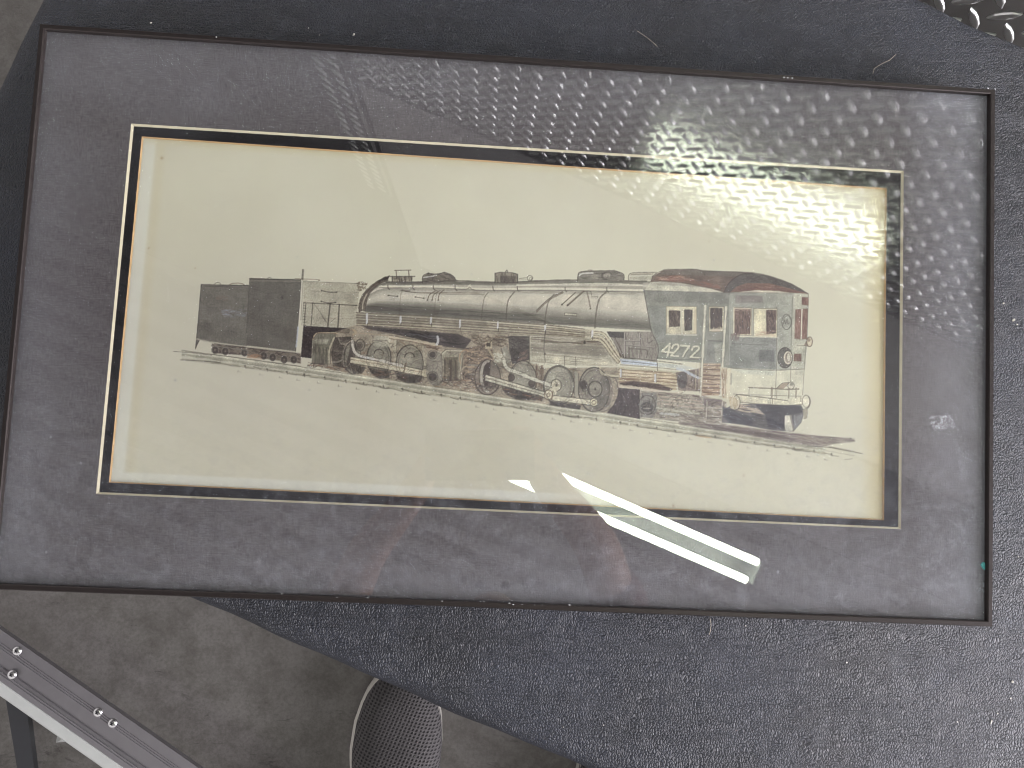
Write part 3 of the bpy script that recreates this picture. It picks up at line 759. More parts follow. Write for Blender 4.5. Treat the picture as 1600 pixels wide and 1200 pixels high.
def draw_gear():
    # shadowed zone below the running board
    und = [(556, 508), (680, 515), (800, 523), (828, 526), (828, 566), (850, 575), (968, 574), (968, 640), (948, 645), (860, 633), (760, 617), (660, 602), (540, 582), (488, 571), (487, 545), (520, 520)]
    poly(und, (150, 134, 118), 0.8, 0.08, 0.1, 1)
    scrib(und, 420, 11, 10, (84, 60, 54), 0.45, 0.8, 35); scrib(und, 120, 12, 8, (176, 118, 84), 0.4, 0.9, 25); scrib(und, 90, 9, 80, INK, 0.4, 0.8, 25)
    poly([(562, 507), (600, 511), (680, 519), (716, 522), (737, 531), (726, 545), (690, 541), (650, 529), (610, 521), (575, 514)], (66, 58, 64), 0.88, 0.1, 0.1, 1)
    scrib([(590, 514), (680, 522), (716, 526), (730, 540), (690, 538), (620, 522)], 80, 14, 9, (38, 30, 36), 0.55, 1.1, 12); scrib([(620, 518), (680, 524), (700, 532), (640, 526)], 20, 18, 9, (104, 108, 126), 0.5, 1.2, 8)
    # rear cylinder
    cyl = [(489, 530), (496, 521), (525, 521), (524, 528), (516, 548), (516, 569), (487, 568)]
    poly(cyl, (122, 118, 106), 0.95); poly([(492, 530), (514, 530), (511, 538), (491, 537)], (194, 192, 174), 0.75, soft=1)
    for x, w_ in ((493, 2), (499, 3), (505, 2), (510, 2)): line([(x, 544), (x - 0.5, 567)], w_, (74, 68, 62), 0.5)
    scrib(cyl, 60, 10, 88, (70, 62, 56), 0.45, 0.8, 8); line([(489, 530), (496, 520.5), (526, 521)], 1.6, (214, 182, 142), 0.8); line([(522, 528), (514.5, 548), (515, 568)], 2.6, (206, 194, 168), 0.85); line(cyl, 1.0, INK, 0.6, curve=False)
    mech = [(524, 527), (549, 526), (549, 578), (520, 571), (517, 550)]
    poly(mech, (66, 56, 56), 0.85, 0.15); scrib(mech, 60, 10, 10, (138, 128, 116), 0.6, 0.9, 40)
    line([(529, 529), (533, 537), (544, 537)], 1.8, (164, 156, 142), 0.8); line([(520, 566), (530, 565), (538, 559)], 2.0, (150, 146, 140), 0.8)
    for cx, cy, rx, ry in ((551, 559, 13.5, 25.5), (592, 560, 19, 27), (640, 567, 21, 28), (681, 576, 14, 26)):
        wheel(cx, cy, rx, ry)
    poly([(549, 534), (560, 540), (548, 580), (541, 570)], (70, 60, 60), 0.8, soft=1); arc(550, 559, 14, 26, 100, 275, width=1.8, col=(150, 142, 136), a=0.8)
    disc(563, 539, 7, 9, (132, 122, 112), 0.8); arc(563, 539, 7, 9, width=1.1, a=0.7); disc(562, 540, 3, 3.5, (74, 62, 60), 0.8); arc(562, 540, 4, 5, width=0.9, a=0.7)
    disc(597, 531, 14, 9, (190, 186, 170), 0.75, soft=1); poly([(580, 536), (612, 538), (612, 543), (584, 541)], (186, 182, 166), 0.6, soft=1)
    for cx, cy in ((592, 553), (640, 558)):
        disc(cx, cy, 7.5, 7, (156, 150, 138), 0.85); arc(cx, cy, 7.5, 7, 180, 360, width=1.4, a=0.75)
    line([(618, 530), (617, 548), (619, 562)], 3.4, (196, 188, 168), 0.85); line([(620.5, 530), (620, 560)], 0.9, INK, 0.6); line([(661, 541), (664, 570)], 3.0, (190, 182, 164), 0.75)
    line([(608, 526), (640, 531), (660, 535), (682, 538.5)], 4.0, (208, 192, 168), 0.9); line([(608, 529), (640, 533.5), (682, 541.5)], 1.0, BRN, 0.7); line([(608, 523.5), (650, 531)], 0.9, INK, 0.7)
    line([(556, 520), (580, 522), (606, 525)], 1.6, (176, 150, 126), 0.7); line([(552, 516), (556, 519), (552, 523)], 3, (196, 168, 132), 0.7)
    for pts in ([(576, 575), (612, 580), (608, 590), (594, 592), (582, 586)], [(617, 582), (662, 588), (655, 598), (636, 599), (622, 593)], [(546, 568), (572, 574), (566, 584), (552, 584)]):
        poly(pts, (88, 84, 82), 0.85); scrib(pts, 24, 9, 80, (48, 40, 42), 0.5, 1.0, 12); line(smoothpts(pts[2:] + [pts[0]]), 1.0, (150, 140, 132), 0.7)
    # rods of the rear engine
    poly([(548, 557.5), (600, 566), (662, 578), (666, 588.5), (640, 585), (600, 576), (560, 570), (547, 567)], (206, 197, 174), 0.96)
    line([(548, 557.5), (600, 566), (662, 578)], 1.2, INK, 0.75); line([(547, 561.5), (600, 570), (660, 582)], 0.9, (130, 96, 76), 0.7); line([(547, 567.5), (600, 576.5), (664, 589)], 1.3, INK, 0.75)
    line([(550.5, 533), (552, 545), (557, 553), (566, 557), (585, 561), (630, 572)], 5.2, (84, 72, 66), 0.75, 0.1); line([(550.5, 533), (552, 545), (557, 553), (566, 557), (585, 561), (630, 572)], 3.6, (216, 212, 208), 0.98, 0.1)
    line([(564, 557), (584, 561)], 2.4, (206, 212, 232), 0.7); line([(634, 568), (631, 581)], 2.6, (112, 92, 78), 0.85); disc(664, 583, 6, 7, (204, 190, 162), 0.95); arc(664, 583, 6, 7, width=1.0, a=0.6)
    line([(683.5, 526), (684.5, 533), (682, 539)], 3.0, (206, 212, 234), 0.95, 0.1); line([(663, 536), (675, 540), (690, 541)], 2.8, (208, 186, 160), 0.7); scrib([(664, 538), (692, 541), (690, 548), (668, 546)], 24, 10, 12, BRN, 0.6, 1.0)
    # front engine: wheel behind, cylinder, motion
    poly([(667, 549), (688, 549), (688, 600), (672, 601), (666, 585)], (142, 136, 128), 0.85, soft=1)
    for y, r in ((554, 5.2), (589, 6.5)): disc(676, y, r, r, (64, 56, 56), 0.85); arc(676, y, r + 1.6, r + 1.6, width=1.0, a=0.6)
    arc(681, 578, 15, 24, 60, 170, width=1.3, col=(130, 122, 116), a=0.8); line([(686, 571), (685, 585), (690, 593)], 2.0, (160, 152, 142), 0.8)
    c2 = [(690, 552), (697, 546), (730, 547), (723, 560), (721, 594), (692, 595)]
    poly(c2, (160, 154, 138), 0.96); poly([(694, 558), (716, 558), (715, 594), (693, 594)], (104, 92, 78), 0.75, soft=1)
    for x in (695, 703, 705, 712): line([(x, 563), (x, 593)], 2.2, (64, 48, 42), 0.5)
    line([(691, 553), (700, 547.5), (728, 548)], 2.4, (214, 206, 184), 0.85); line([(720, 558), (718, 594)], 1.8, (206, 196, 172), 0.8); line(c2 + [c2[0]], 1.0, INK, 0.55, curve=False); scrib(c2, 40, 12, 88, (84, 66, 54), 0.4, 0.8, 8)
    m2 = [(724, 545), (768, 536), (772, 562), (755, 580), (748, 600), (722, 598), (724, 570)]
    poly(m2, (142, 120, 106), 0.8, 0.1); scrib(m2, 150, 11, 12, (62, 46, 48), 0.6, 0.9, 40); scrib(m2, 50, 10, 10, (214, 176, 140), 0.55, 1.0, 30)
    arc(727, 560, 9, 13, 140, 300, width=1.4, col=(196, 150, 116), a=0.8); arc(727, 585, 6, 12, 90, 280, width=1.6, col=(190, 172, 150), a=0.8)
    for y in (570, 577, 584): line([(733, y), (750, y + 1)], 3.0, (138, 136, 130), 0.7)
    poly([(758, 533), (769, 533), (769, 545), (758, 545)], (196, 180, 152), 0.95); poly([(760, 535.5), (766.5, 535.5), (766.5, 541.5), (760, 541.5)], (64, 56, 52), 0.9); line([(763, 545), (772, 560)], 2.6, (190, 170, 142), 0.8)
    scrib([(735, 522), (795, 526), (793, 545), (772, 540), (740, 540)], 70, 12, 12, (70, 48, 44), 0.55, 1.0, 35)
    bx = [(794, 525), (827, 525), (827, 562), (800, 569), (796, 550)]
    poly(bx, (86, 80, 80), 0.95, 0.1); scrib(bx, 80, 12, 5, (50, 40, 44), 0.55, 1.0, 30); scrib([(812, 550), (827, 545), (826, 564), (808, 566)], 30, 9, -40, (150, 112, 110), 0.5, 0.9); line([(827, 525), (827.5, 566)], 1.3, INK, 0.8)
    poly([(783, 545), (791, 540), (798, 556), (799, 566), (790, 568)], (146, 142, 134), 0.9); line([(783, 545), (791, 567)], 1.2, INK, 0.6)
    scrib([(770, 552), (790, 550), (790, 566), (772, 568)], 30, 6, 60, (206, 206, 192), 0.8, 1.4, 60)
    # front driving wheels
    wheel(817, 593, 21, 29, (138, 134, 126)); wheel(873, 602, 24, 31, (142, 139, 130)); wheel(928, 609, 24, 35, (134, 128, 122), 9.5)
    arc(873, 602, 22, 29, 190, 350, width=1.8, col=(80, 74, 72), a=0.7); disc(873, 585, 17, 10, (164, 160, 148), 0.6, soft=2)
    disc(938, 612, 20, 30, (104, 94, 96), 0.55, soft=1); arc(940, 610, 26, 33, -40, 110, width=1.3, col=(84, 72, 72), a=0.8); arc(935, 609, 24, 34, -40, 115, width=1.2, col=(176, 166, 156), a=0.7); wheel(930, 608, 10.5, 12.5, (128, 121, 114), 0); disc(930, 608, 1.6, 2, INK, 0.7)
    disc(912, 601, 6, 7, (66, 56, 58), 0.75, soft=1); scrib([(904, 595), (918, 596), (920, 622), (906, 618)], 24, 9, 80, INK, 0.5, 0.9)
    line([(900, 583), (901, 600), (900, 618)], 5.0, (158, 152, 140), 0.85); line([(897, 584), (897.5, 617)], 1.0, INK, 0.6); line([(904, 584), (904, 618)], 1.0, INK, 0.6)
    for x in (838, 846): line([(x, 572), (x, 606)], 2.2, (104, 84, 76), 0.75)
    scrib([(836, 568), (850, 569), (850, 605), (838, 604)], 26, 9, 86, BRN, 0.5, 1.0, 15)
    for cx, cy in ((799, 590), (831, 599)): disc(cx, cy, 5, 5.5, (80, 66, 64), 0.75); arc(cx, cy, 5, 5.5, width=0.9, a=0.6)
    # leading wheel of the front engine
    disc(762, 590, 20, 27, (126, 112, 106), 0.75); arc(762, 590, 20, 27, width=1.2, a=0.7); poly([(757, 566), (767, 562), (764, 600), (758, 605), (753, 590)], (66, 52, 50), 0.85, soft=1)
    arc(763, 588, 11, 24, 95, 275, width=3.4, col=(186, 180, 172), a=0.9); arc(761, 588, 12.5, 26, 95, 280, width=1.0, a=0.7); arc(761, 592, 20, 25, 20, 165, width=1.3, col=(74, 62, 60), a=0.8); arc(761, 592, 17, 22, 30, 150, width=1.0, col=(170, 158, 146), a=0.7)
    scrib([(745, 596), (780, 598), (775, 612), (752, 610)], 36, 9, 20, (60, 46, 46), 0.5, 0.9, 40)
    for pts in ([(782, 603), (815, 610), (850, 618), (848, 626), (806, 624), (790, 616)], [(860, 627), (908, 633), (906, 640), (880, 637), (858, 633)]):
        poly(pts, (74, 68, 68), 0.85, 0.1, 0.1, 1); scrib(pts, 30, 10, 50, (44, 38, 42), 0.5, 1.0, 40)
    # rods of the front engine
    poly([(759, 585), (800, 597.5), (852, 612.5), (854, 622), (835, 618), (790, 604), (758, 595)], (204, 201, 184), 0.97)
    line([(759, 585), (800, 597.5), (852, 612.5)], 1.2, INK, 0.8); line([(759, 590), (800, 602.5), (850, 616.5)], 1.2, (92, 78, 70), 0.75); line([(758, 595), (790, 604), (853, 622)], 1.2, INK, 0.75)
    p = [(787, 561), (790, 572), (796, 578), (806, 581), (830, 591), (866, 604)]
    line(p, 6.2, (86, 76, 70), 0.7, 0.1); line(p, 4.6, (214, 212, 200), 0.98, 0.1)
    disc(869, 602, 8, 9.5, (188, 180, 160), 0.95); arc(869, 602, 8, 9.5, width=1.2, a=0.7); disc(869.5, 602, 2, 2.4, INK, 0.6); poly([(860, 605), (870, 612), (866, 624), (856, 622)], (210, 202, 180), 0.95)
    disc(857, 617, 6.5, 7.5, (218, 208, 182), 0.97); arc(857, 617, 6.5, 7.5, width=1.2, col=BRN, a=0.75); arc(857, 617, 2.4, 2.8, width=0.9, col=BRN, a=0.7)
    poly([(865, 618), (900, 622), (925, 624.5), (927, 633), (900, 630), (864, 626)], (210, 202, 182), 0.96); line([(865, 618), (900, 622), (924, 624.5)], 1.1, INK, 0.7); line([(864, 626), (900, 630.5), (926, 633.5)], 1.2, INK, 0.7)
    disc(928, 628.7, 6, 6.3, (216, 206, 176), 0.97); arc(928, 628.7, 6, 6.3, width=1.1, a=0.7); arc(928, 628.7, 3, 3.2, width=1.0, col=BRN, a=0.7); line([(864, 612), (862, 624)], 1.8, BRN, 0.6)


def draw_front():
    # dark gap and trailing truck
    gap = [(967, 606), (1000, 608), (1000, 655), (948, 645), (958, 634), (965, 619)]
    poly(gap, (74, 60, 68), 0.95, 0.2); scrib(gap, 90, 8, 70, (44, 34, 42), 0.5, 1.0, 30)
    poly([(967, 573), (1060, 580), (1056, 610), (1020, 608), (967, 605)], (206, 186, 156), 0.95)
    for k in range(6):
        y = 577 + k * 5; line([(967, y), (1010, y + 3), (1058, y + 6)], 1.2, (112, 78, 64), 0.7)
    line([(966, 575), (1058, 582)], 2.6, (178, 184, 166), 0.6)
    scrib([(967, 575), (1060, 582), (1056, 606), (967, 600)], 60, 22, 5, (122, 80, 62), 0.5, 0.8, 4)
    poly([(968, 598), (990, 595), (1030, 600), (1052, 608), (1046, 611), (968, 603)], (82, 58, 58), 0.9, 0.1, soft=1); scrib([(968, 598), (1030, 600), (1052, 608), (968, 603)], 40, 10, 5, (50, 34, 38), 0.6, 1.0)
    line([(937, 573), (939, 582), (948, 586), (966, 588)], 3.2, (206, 194, 168), 0.9); line([(935.5, 574), (938, 584), (948, 588.5), (966, 590)], 0.9, INK, 0.6)
    line([(968, 603), (1010, 608), (1040, 614), (1060, 614), (1068, 608), (1076, 604)], 4.2, (206, 190, 172), 0.92); line([(1036, 616), (1060, 616.5), (1072, 609)], 1.0, INK, 0.6)
    zone = [(1000, 610), (1100, 618), (1135, 628), (1135, 668), (1080, 661), (1000, 652)]
    poly(zone, (158, 148, 142), 0.9, 0.08, 0.1); scrib(zone, 160, 14, 6, (92, 68, 70), 0.5, 0.9, 14); scrib(zone, 60, 16, 6, (196, 188, 172), 0.6, 1.3, 8)
    poly([(1056, 582), (1096, 575), (1098, 612), (1060, 610)], (126, 106, 104), 0.85, 0.1); scrib([(1058, 582), (1096, 577), (1096, 612), (1060, 606)], 60, 9, 60, (64, 48, 52), 0.55, 0.9, 40); disc(1066, 594, 8, 13, (82, 76, 84), 0.8, soft=1)
    tr = [(998, 634), (1003, 614), (1026, 613), (1027, 640), (1020, 653), (1000, 652)]
    poly(tr, (132, 128, 130), 0.92); disc(1011, 636, 10, 8, (78, 72, 78), 0.85, soft=1); arc(1011, 633, 13, 15, width=1.1, a=0.6); line([(1006, 638), (1016, 638)], 1.6, (196, 190, 186), 0.8); scrib(tr, 30, 8, 85, INK, 0.4, 0.9)
    line([(1026, 637), (1050, 641), (1092, 646)], 3.0, (204, 204, 186), 0.8); line([(1032, 646), (1060, 648)], 3.0, (196, 204, 214), 0.7)
    for y in (619, 624, 630): line([(1028, y), (1098, y + 8)], 1.8, (206, 180, 166), 0.6)
    # open grid beside the firebox
    gr = [(951, 518), (1018, 518), (1028, 541), (1027, 566), (972, 560), (960, 535)]
    poly(gr, (128, 118, 118), 0.85); scrib(gr, 80, 9, 85, (82, 66, 68), 0.45, 0.8, 12)
    poly([(948, 518), (975, 519), (975, 528.5), (953, 527)], (54, 48, 54), 0.95)
    for a, b in (((976, 520), (976, 559)), ((999.5, 521), (998, 559)), ((975, 538.5), (1022, 543)), ((977, 532), (999, 533))):
        line([a, b], 1.5, (172, 164, 164), 0.85); line([(a[0] + 1.3, a[1] + 0.6), (b[0] + 1.3, b[1] + 0.6)], 0.8, INK, 0.6)
    line([(983, 542), (983, 558)], 1.4, INK, 0.6); line([(984, 545), (1010, 547), (1010, 559)], 1.3, INK, 0.55); line([(1012, 528), (1013, 536), (1020, 532)], 1.2, INK, 0.5)
    for o in (0, 6): line([(955 + o, 528), (964 + o * 0.8, 544), (971 + o * 0.6, 558)], 1.4, (66, 46, 44), 0.7)
    # walkway painted pale blue
    poly([(968.5, 560), (1000, 562), (1026, 566.5), (1070, 571), (1092, 577), (1070, 577), (1026, 573), (971, 569)], (186, 192, 196), 0.85)
    poly([(968.5, 560.5), (1027, 566.5), (1027, 572.5), (971, 568.5)], (178, 192, 224), 0.95)
    line([(972, 564.5), (1000, 567), (1026, 570)], 0.9, INK, 0.7); line([(975, 559.5), (1000, 561), (1035, 565), (1066, 569)], 1.1, INK, 0.75); line([(969, 570), (1026, 574.5), (1060, 578)], 0.9, INK, 0.6)
    line([(1058, 576), (1070, 579.5), (1080, 585), (1092, 591)], 3.6, (178, 190, 222), 0.9); line([(1027, 567), (1027, 579)], 1.0, INK, 0.7)
    for x, y in ((970, 580), (1024, 588)): line([(x, y - 2), (x, y + 8)], 2.6, (200, 206, 226), 0.9); line([(x + 1.5, y - 4), (x + 1.5, y + 10)], 0.8, INK, 0.5)
    # cab side and front
    side = [(1006, 453), (1140, 457), (1138, 575), (1096, 567), (1027, 561), (1028, 541), (1018, 517), (1011, 481)]
    poly(side, (136, 138, 136), 0.97, 0.05, 0.04); poly([(1006, 453), (1140, 457), (1140, 474), (1010, 472)], (118, 118, 119), 0.6, soft=2); poly([(1012, 478), (1040, 478), (1040, 535), (1026, 535)], (126, 130, 134), 0.6, soft=2)
    poly([(1028, 535), (1096, 538), (1096, 566), (1028, 560)], (142, 146, 140), 0.6, soft=1); scrib(side, 80, 12, 86, (100, 100, 102), 0.25, 0.9, 8)
    face = [(1140, 457), (1263, 459), (1262, 529), (1257, 577), (1213, 578), (1180, 577), (1138, 575)]
    poly(face, (150, 153, 149), 0.96, 0.05, 0.04); poly([(1140, 526), (1213, 527), (1213, 577), (1139, 575)], (126, 130, 135), 0.9, soft=1); poly([(1240, 458), (1262, 459), (1258, 577), (1236, 577)], (188, 187, 173), 0.8, soft=1)
    poly([(1214, 460), (1238, 460), (1236, 577), (1213, 577)], (166, 168, 163), 0.6, soft=1); poly([(1149, 461), (1192, 462), (1192, 473), (1149, 474)], (128, 118, 124), 0.8, soft=1)
    poly([(1140, 474), (1213, 476), (1213, 481), (1140, 480)], (158, 160, 156), 0.6, soft=1); poly([(1186, 547), (1210, 547), (1210, 565), (1186, 565)], (100, 100, 112), 0.9, soft=1)
    line([(1144, 537), (1170, 538), (1200, 539)], 0.9, INK, 0.4); scrib([(1140, 528), (1212, 528), (1212, 575), (1140, 573)], 60, 12, 3, (102, 104, 112), 0.3, 1.0, 10)
    low = [(1138, 575), (1213, 578), (1257, 577), (1254, 618), (1228, 627), (1146, 617)]
    poly(low, (208, 205, 188), 0.95, 0.03, 0.03); poly([(1141, 576), (1212, 579), (1210, 587), (1160, 584)], (186, 190, 184), 0.7, soft=2); poly([(1243, 578), (1256, 578), (1254, 586), (1242, 586)], (174, 172, 160), 0.7, soft=1)
    for pts in ([(1263, 459), (1262, 500), (1258, 560), (1254, 617)], [(1213.5, 480), (1213, 578), (1211, 620)], [(1238, 465), (1236, 560), (1235, 600)]): line(pts, 0.9, INK, 0.45)
    line([(1138, 575), (1180, 577.5), (1213, 578.5), (1257, 576.5)], 1.1, INK, 0.55); line([(1140, 458), (1139, 520), (1138, 575)], 1.2, (92, 94, 96), 0.6); line([(1144, 460), (1142, 540)], 1.6, (172, 174, 170), 0.6)
    line([(1006, 453), (1011, 481), (1018, 517), (1028, 541), (1027, 561)], 1.6, (70, 62, 62), 0.7); line([(1006, 454), (1070, 455), (1130, 457), (1200, 457.5), (1258, 458)], 1.2, (84, 80, 80), 0.65)
    # roof
    fas = [(1007, 453.5), (1016, 441), (1034, 440), (1068, 443), (1110, 451), (1131, 457)]
    poly(fas, (196, 193, 180), 0.96); poly([(1014, 444), (1034, 440), (1068, 443), (1100, 449), (1060, 447), (1030, 446)], (150, 146, 140), 0.7, soft=1)
    roof = [(1016, 441), (1019, 432), (1037, 422.5), (1084, 420.5), (1102, 423.5), (1168, 425.5), (1201, 431), (1236, 443), (1263, 459), (1228, 456), (1154, 456.5), (1131, 457), (1110, 451), (1068, 443), (1034, 440)]
    poly(roof, (112, 90, 86), 0.97, 0.06, 0.05); scrib(roof, 160, 16, 7, (84, 58, 56), 0.45, 0.9, 12)
    scrib([(1022, 432), (1060, 430), (1126, 446), (1126, 452), (1068, 441), (1024, 438)], 120, 13, 10, (150, 86, 76), 0.5, 0.9, 16); scrib([(1024, 432), (1070, 431), (1090, 438), (1030, 438)], 40, 9, 10, (196, 156, 142), 0.5, 0.9, 20)
    poly([(1037, 423), (1084, 421), (1166, 426), (1150, 432), (1080, 430), (1030, 429)], (112, 106, 104), 0.7, soft=1)
    frt = [(1131, 457), (1140, 441), (1157, 429.5), (1175, 426.5), (1201, 431), (1236, 443), (1263, 459), (1240, 452), (1205, 443), (1166, 442), (1150, 448), (1140, 457)]
    poly(frt, (92, 86, 90), 0.97, 0.06); scrib(frt, 80, 16, 14, (66, 58, 62), 0.4, 1.0, 22)
    inn = [(1142, 456), (1152, 447.5), (1168, 442.5), (1203, 443), (1230, 450), (1262, 459), (1228, 456.5)]
    poly(inn, (136, 94, 88), 0.9); scrib(inn, 80, 14, 8, (104, 62, 60), 0.5, 0.9, 10); poly([(1153, 456.5), (1180, 453.5), (1215, 454.5), (1230, 457)], (212, 205, 190), 0.9)
    line([(1019, 432), (1037, 422.5), (1084, 420.5), (1102, 423.5), (1168, 425.5), (1201, 431), (1236, 443), (1263, 459)], 1.2, (80, 66, 66), 0.7); line([(1084, 420), (1090, 418.6), (1098, 421)], 1.4, (206, 202, 192), 0.8); line([(1036, 421.5), (1046, 420.5), (1060, 421.5)], 1.3, (90, 80, 80), 0.6)
    line([(1131, 457), (1140, 441), (1157, 429.5), (1176, 426.5)], 1.3, (60, 48, 50), 0.8)
    # windows
    def window(x0, y0, x1, y1, panes, frame=(214, 202, 176)):
        poly([(x0, y0), (x1, y0 + 0.5), (x1, y1), (x0, y1 - 0.3)], frame, 0.95); line([(x0, y0), (x1, y0 + 0.5), (x1, y1), (x0, y1), (x0, y0)], 0.9, (112, 94, 84), 0.7, curve=False)
        for (a, b, c, d, col) in panes:
            poly([(a, b + 1), (a + 1.5, b), (c, b + 0.4), (c - 0.6, d - 1), (a + 0.5, d)], col, 0.93, 0.12); q = [(a, b), (c, b), (c, d), (a, d)]
            scrib(q, int((c - a) * (d - b) / 9), 9, 84, (60, 40, 42), 0.45, 0.9, 10); scrib(q, int((c - a) * (d - b) / 30), 7, 84, (188, 152, 138), 0.4, 0.7, 12)
    window(1041, 478.5, 1088.5, 522, [(1045, 485, 1063, 511, (84, 66, 66)), (1069, 483.5, 1082, 517, (58, 54, 64))])
    line([(1064, 480), (1065.5, 521)], 2.6, (196, 192, 176), 0.9); line([(1041, 522.5), (1089, 523.5)], 1.6, (220, 214, 198), 0.85); line([(1086, 482), (1085.5, 520)], 2.0, (214, 192, 156), 0.9)
    window(1108, 479, 1131, 518, [(1109.5, 481, 1129, 514, (66, 54, 62))]); scrib([(1109, 512), (1128, 510), (1128, 518), (1109, 518)], 16, 5, 0, (206, 184, 164), 0.7, 1.2, 40)
    window(1146, 480.5, 1174.5, 524, [(1147.5, 482.5, 1173, 523, (120, 84, 84))]); window(1178, 482, 1214, 526.5, [(1197, 484, 1213, 522, (104, 74, 78))], (222, 212, 182))
    scrib([(1146, 481), (1174, 482), (1174, 486), (1146, 486)], 18, 8, 5, (206, 176, 164), 0.6, 1.0); line([(1152, 525.5), (1180, 526), (1214, 527)], 2.2, (224, 219, 200), 0.9); line([(1146, 480.5), (1146, 523)], 1.4, (222, 216, 198), 0.8); line([(1175.5, 482), (1176, 525)], 2.2, (176, 176, 166), 0.9)
    scrib([(1141, 520), (1156, 520), (1155, 534), (1142, 533)], 44, 6, 70, (108, 82, 88), 0.55, 0.9, 40); scrib([(1180, 518), (1212, 516), (1212, 525), (1180, 525)], 26, 7, 10, (196, 148, 130), 0.5, 0.9)
    for q in ([(1243, 483.5), (1252, 483), (1251, 530), (1241.5, 529)], [(1254, 482.5), (1262, 482.5), (1260.5, 529.5), (1252.6, 530)], [(1253, 464.5), (1263.5, 465), (1263, 477), (1253, 476)], [(1241, 553), (1252, 553), (1252, 564.5), (1240.5, 564)]):
        poly(q, (142, 96, 90), 0.92); scrib(q, 24, 9, 88, (104, 58, 56), 0.55, 0.9, 8); line(q + [q[0]], 0.9, (110, 80, 76), 0.6, curve=False)
    line([(1253, 484), (1251.8, 529)], 1.5, (226, 218, 204), 0.95)
    # handrails either side of the door
    for x0, y0, x1, y1 in ((1102, 478, 1095, 618), (1134.6, 480, 1126.5, 618)):
        line([(x0, y0), ((x0 + x1) / 2 - 0.3, (y0 + y1) / 2), (x1, y1)], 4.6, (106, 106, 104), 0.6, 0.1); line([(x0, y0), ((x0 + x1) / 2 - 0.3, (y0 + y1) / 2), (x1, y1)], 3.2, (218, 213, 198), 0.97, 0.1)
    line([(1140, 462), (1140, 500), (1139, 570)], 1.4, (188, 190, 184), 0.5); poly([(1106, 533), (1129, 533), (1126, 566), (1103, 566)], (116, 118, 122), 0.75, soft=1); poly([(1116, 538), (1128, 536), (1126, 565), (1118, 565)], (168, 168, 160), 0.6, soft=1); line([(1107, 532.5), (1129, 533)], 1.4, (84, 84, 90), 0.7)
    # emblem, lamps
    arc(1229, 503, 7.2, 12, width=1.1, a=0.6); arc(1230, 503.5, 6, 10.5, 200, 420, width=0.8, a=0.45); line([(1224, 506), (1226, 500), (1227.5, 506), (1230, 499), (1231, 506), (1234, 504)], 1.0, INK, 0.55)
    disc(1226.5, 559, 11.5, 16, (84, 80, 84), 0.95); arc(1226.5, 559, 11.5, 16, width=1.0, a=0.75); disc(1231, 559, 7.2, 11, (206, 198, 186), 0.97); arc(1231, 559, 7, 10.8, width=1.1, a=0.75); arc(1231.5, 559, 4, 7.5, width=1.3, col=(112, 92, 90), a=0.75); line([(1230, 553), (1229, 560), (1232, 566)], 1.2, INK, 0.6)
    for a in range(0, 360, 40): disc(1227 + 10 * math.cos(math.radians(a)), 559 + 14 * math.sin(math.radians(a)), 0.8, 0.8, (170, 166, 160), 0.7)
    poly([(1256, 540), (1262, 528), (1266, 530), (1264, 542)], (126, 104, 94), 0.9); disc(1265, 534, 4.4, 7.5, (206, 190, 166), 0.95); arc(1265, 534, 4.4, 7.5, width=1.3, col=(96, 74, 64), a=0.85); line([(1245, 540), (1258, 540)], 0.9, INK, 0.6); disc(1264, 531, 2, 3, (120, 92, 76), 0.6)
    # road number
    poly([(1031, 536), (1096, 539), (1096, 559), (1031, 556)], (128, 131, 126), 0.5, soft=1)
    strokes = [[(1047, 537), (1034, 549), (1051, 551)], [(1046.5, 541), (1043, 556)],
               [(1050, 544), (1053, 539), (1059, 538.5), (1060, 543), (1054, 550), (1048.5, 555.5)], [(1048.5, 555.5), (1060, 556.5)],
               [(1064, 540), (1077, 541)], [(1077, 541), (1071, 549), (1067, 557)],
               [(1081, 547), (1084, 542), (1091, 541.5), (1091.5, 546), (1085, 552), (1079, 558)], [(1079, 558), (1093.5, 559)]]
    for s in strokes:
        line([(x + 1.0, y + 0.8) for x, y in s], 3.0, (96, 92, 84), 0.5, 0.1)
    for s in strokes:
        line(s, 2.5, (220, 215, 198), 0.95, 0.15, curve=len(s) > 3)
    line([(1028, 559), (1060, 562), (1095, 561)], 2.0, (96, 98, 100), 0.6)
    # steps below the cab
    st = [(1099, 568), (1126, 568), (1124, 618), (1096, 618)]
    poly(st, (190, 160, 138), 0.9); scrib(st, 70, 12, 2, (118, 74, 64), 0.55, 0.9, 8)
    for y in (571, 577, 586, 592, 600, 606, 613): line([(1099, y), (1125, y + 1)], 1.8, (98, 72, 70), 0.7)
    poly([(1126, 574), (1142, 576), (1140, 624), (1128, 622)], (202, 184, 160), 0.85); scrib([(1127, 574), (1136, 575), (1134, 622), (1128, 620)], 30, 12, 88, (132, 88, 74), 0.5, 0.9, 6); line([(1139, 577), (1137.5, 622)], 3.6, (222, 214, 194), 0.95); line([(1143, 584), (1142, 600)], 2.4, (142, 142, 138), 0.7)
    for x in (1088, 1093): line([(x, 568), (x - 1, 608)], 1.6, (196, 176, 156), 0.7)
    poly([(1099, 622), (1128, 624), (1131, 634), (1100, 634)], (120, 104, 112), 0.8, soft=1)
    for x0, x1 in ((1105, 1102.5), (1129, 1126.5)): line([(x0, 628), (x1, 662)], 2.6, (196, 186, 180), 0.9); line([(x0 + 1.6, 628), (x1 + 1.6, 662)], 0.8, INK, 0.5)
    for y in (637, 650, 662): line([(1105, y), (1128, y + 1.5)], 2.0, (200, 192, 186), 0.85); line([(1105, y + 1.5), (1128, y + 3)], 0.8, INK, 0.5)
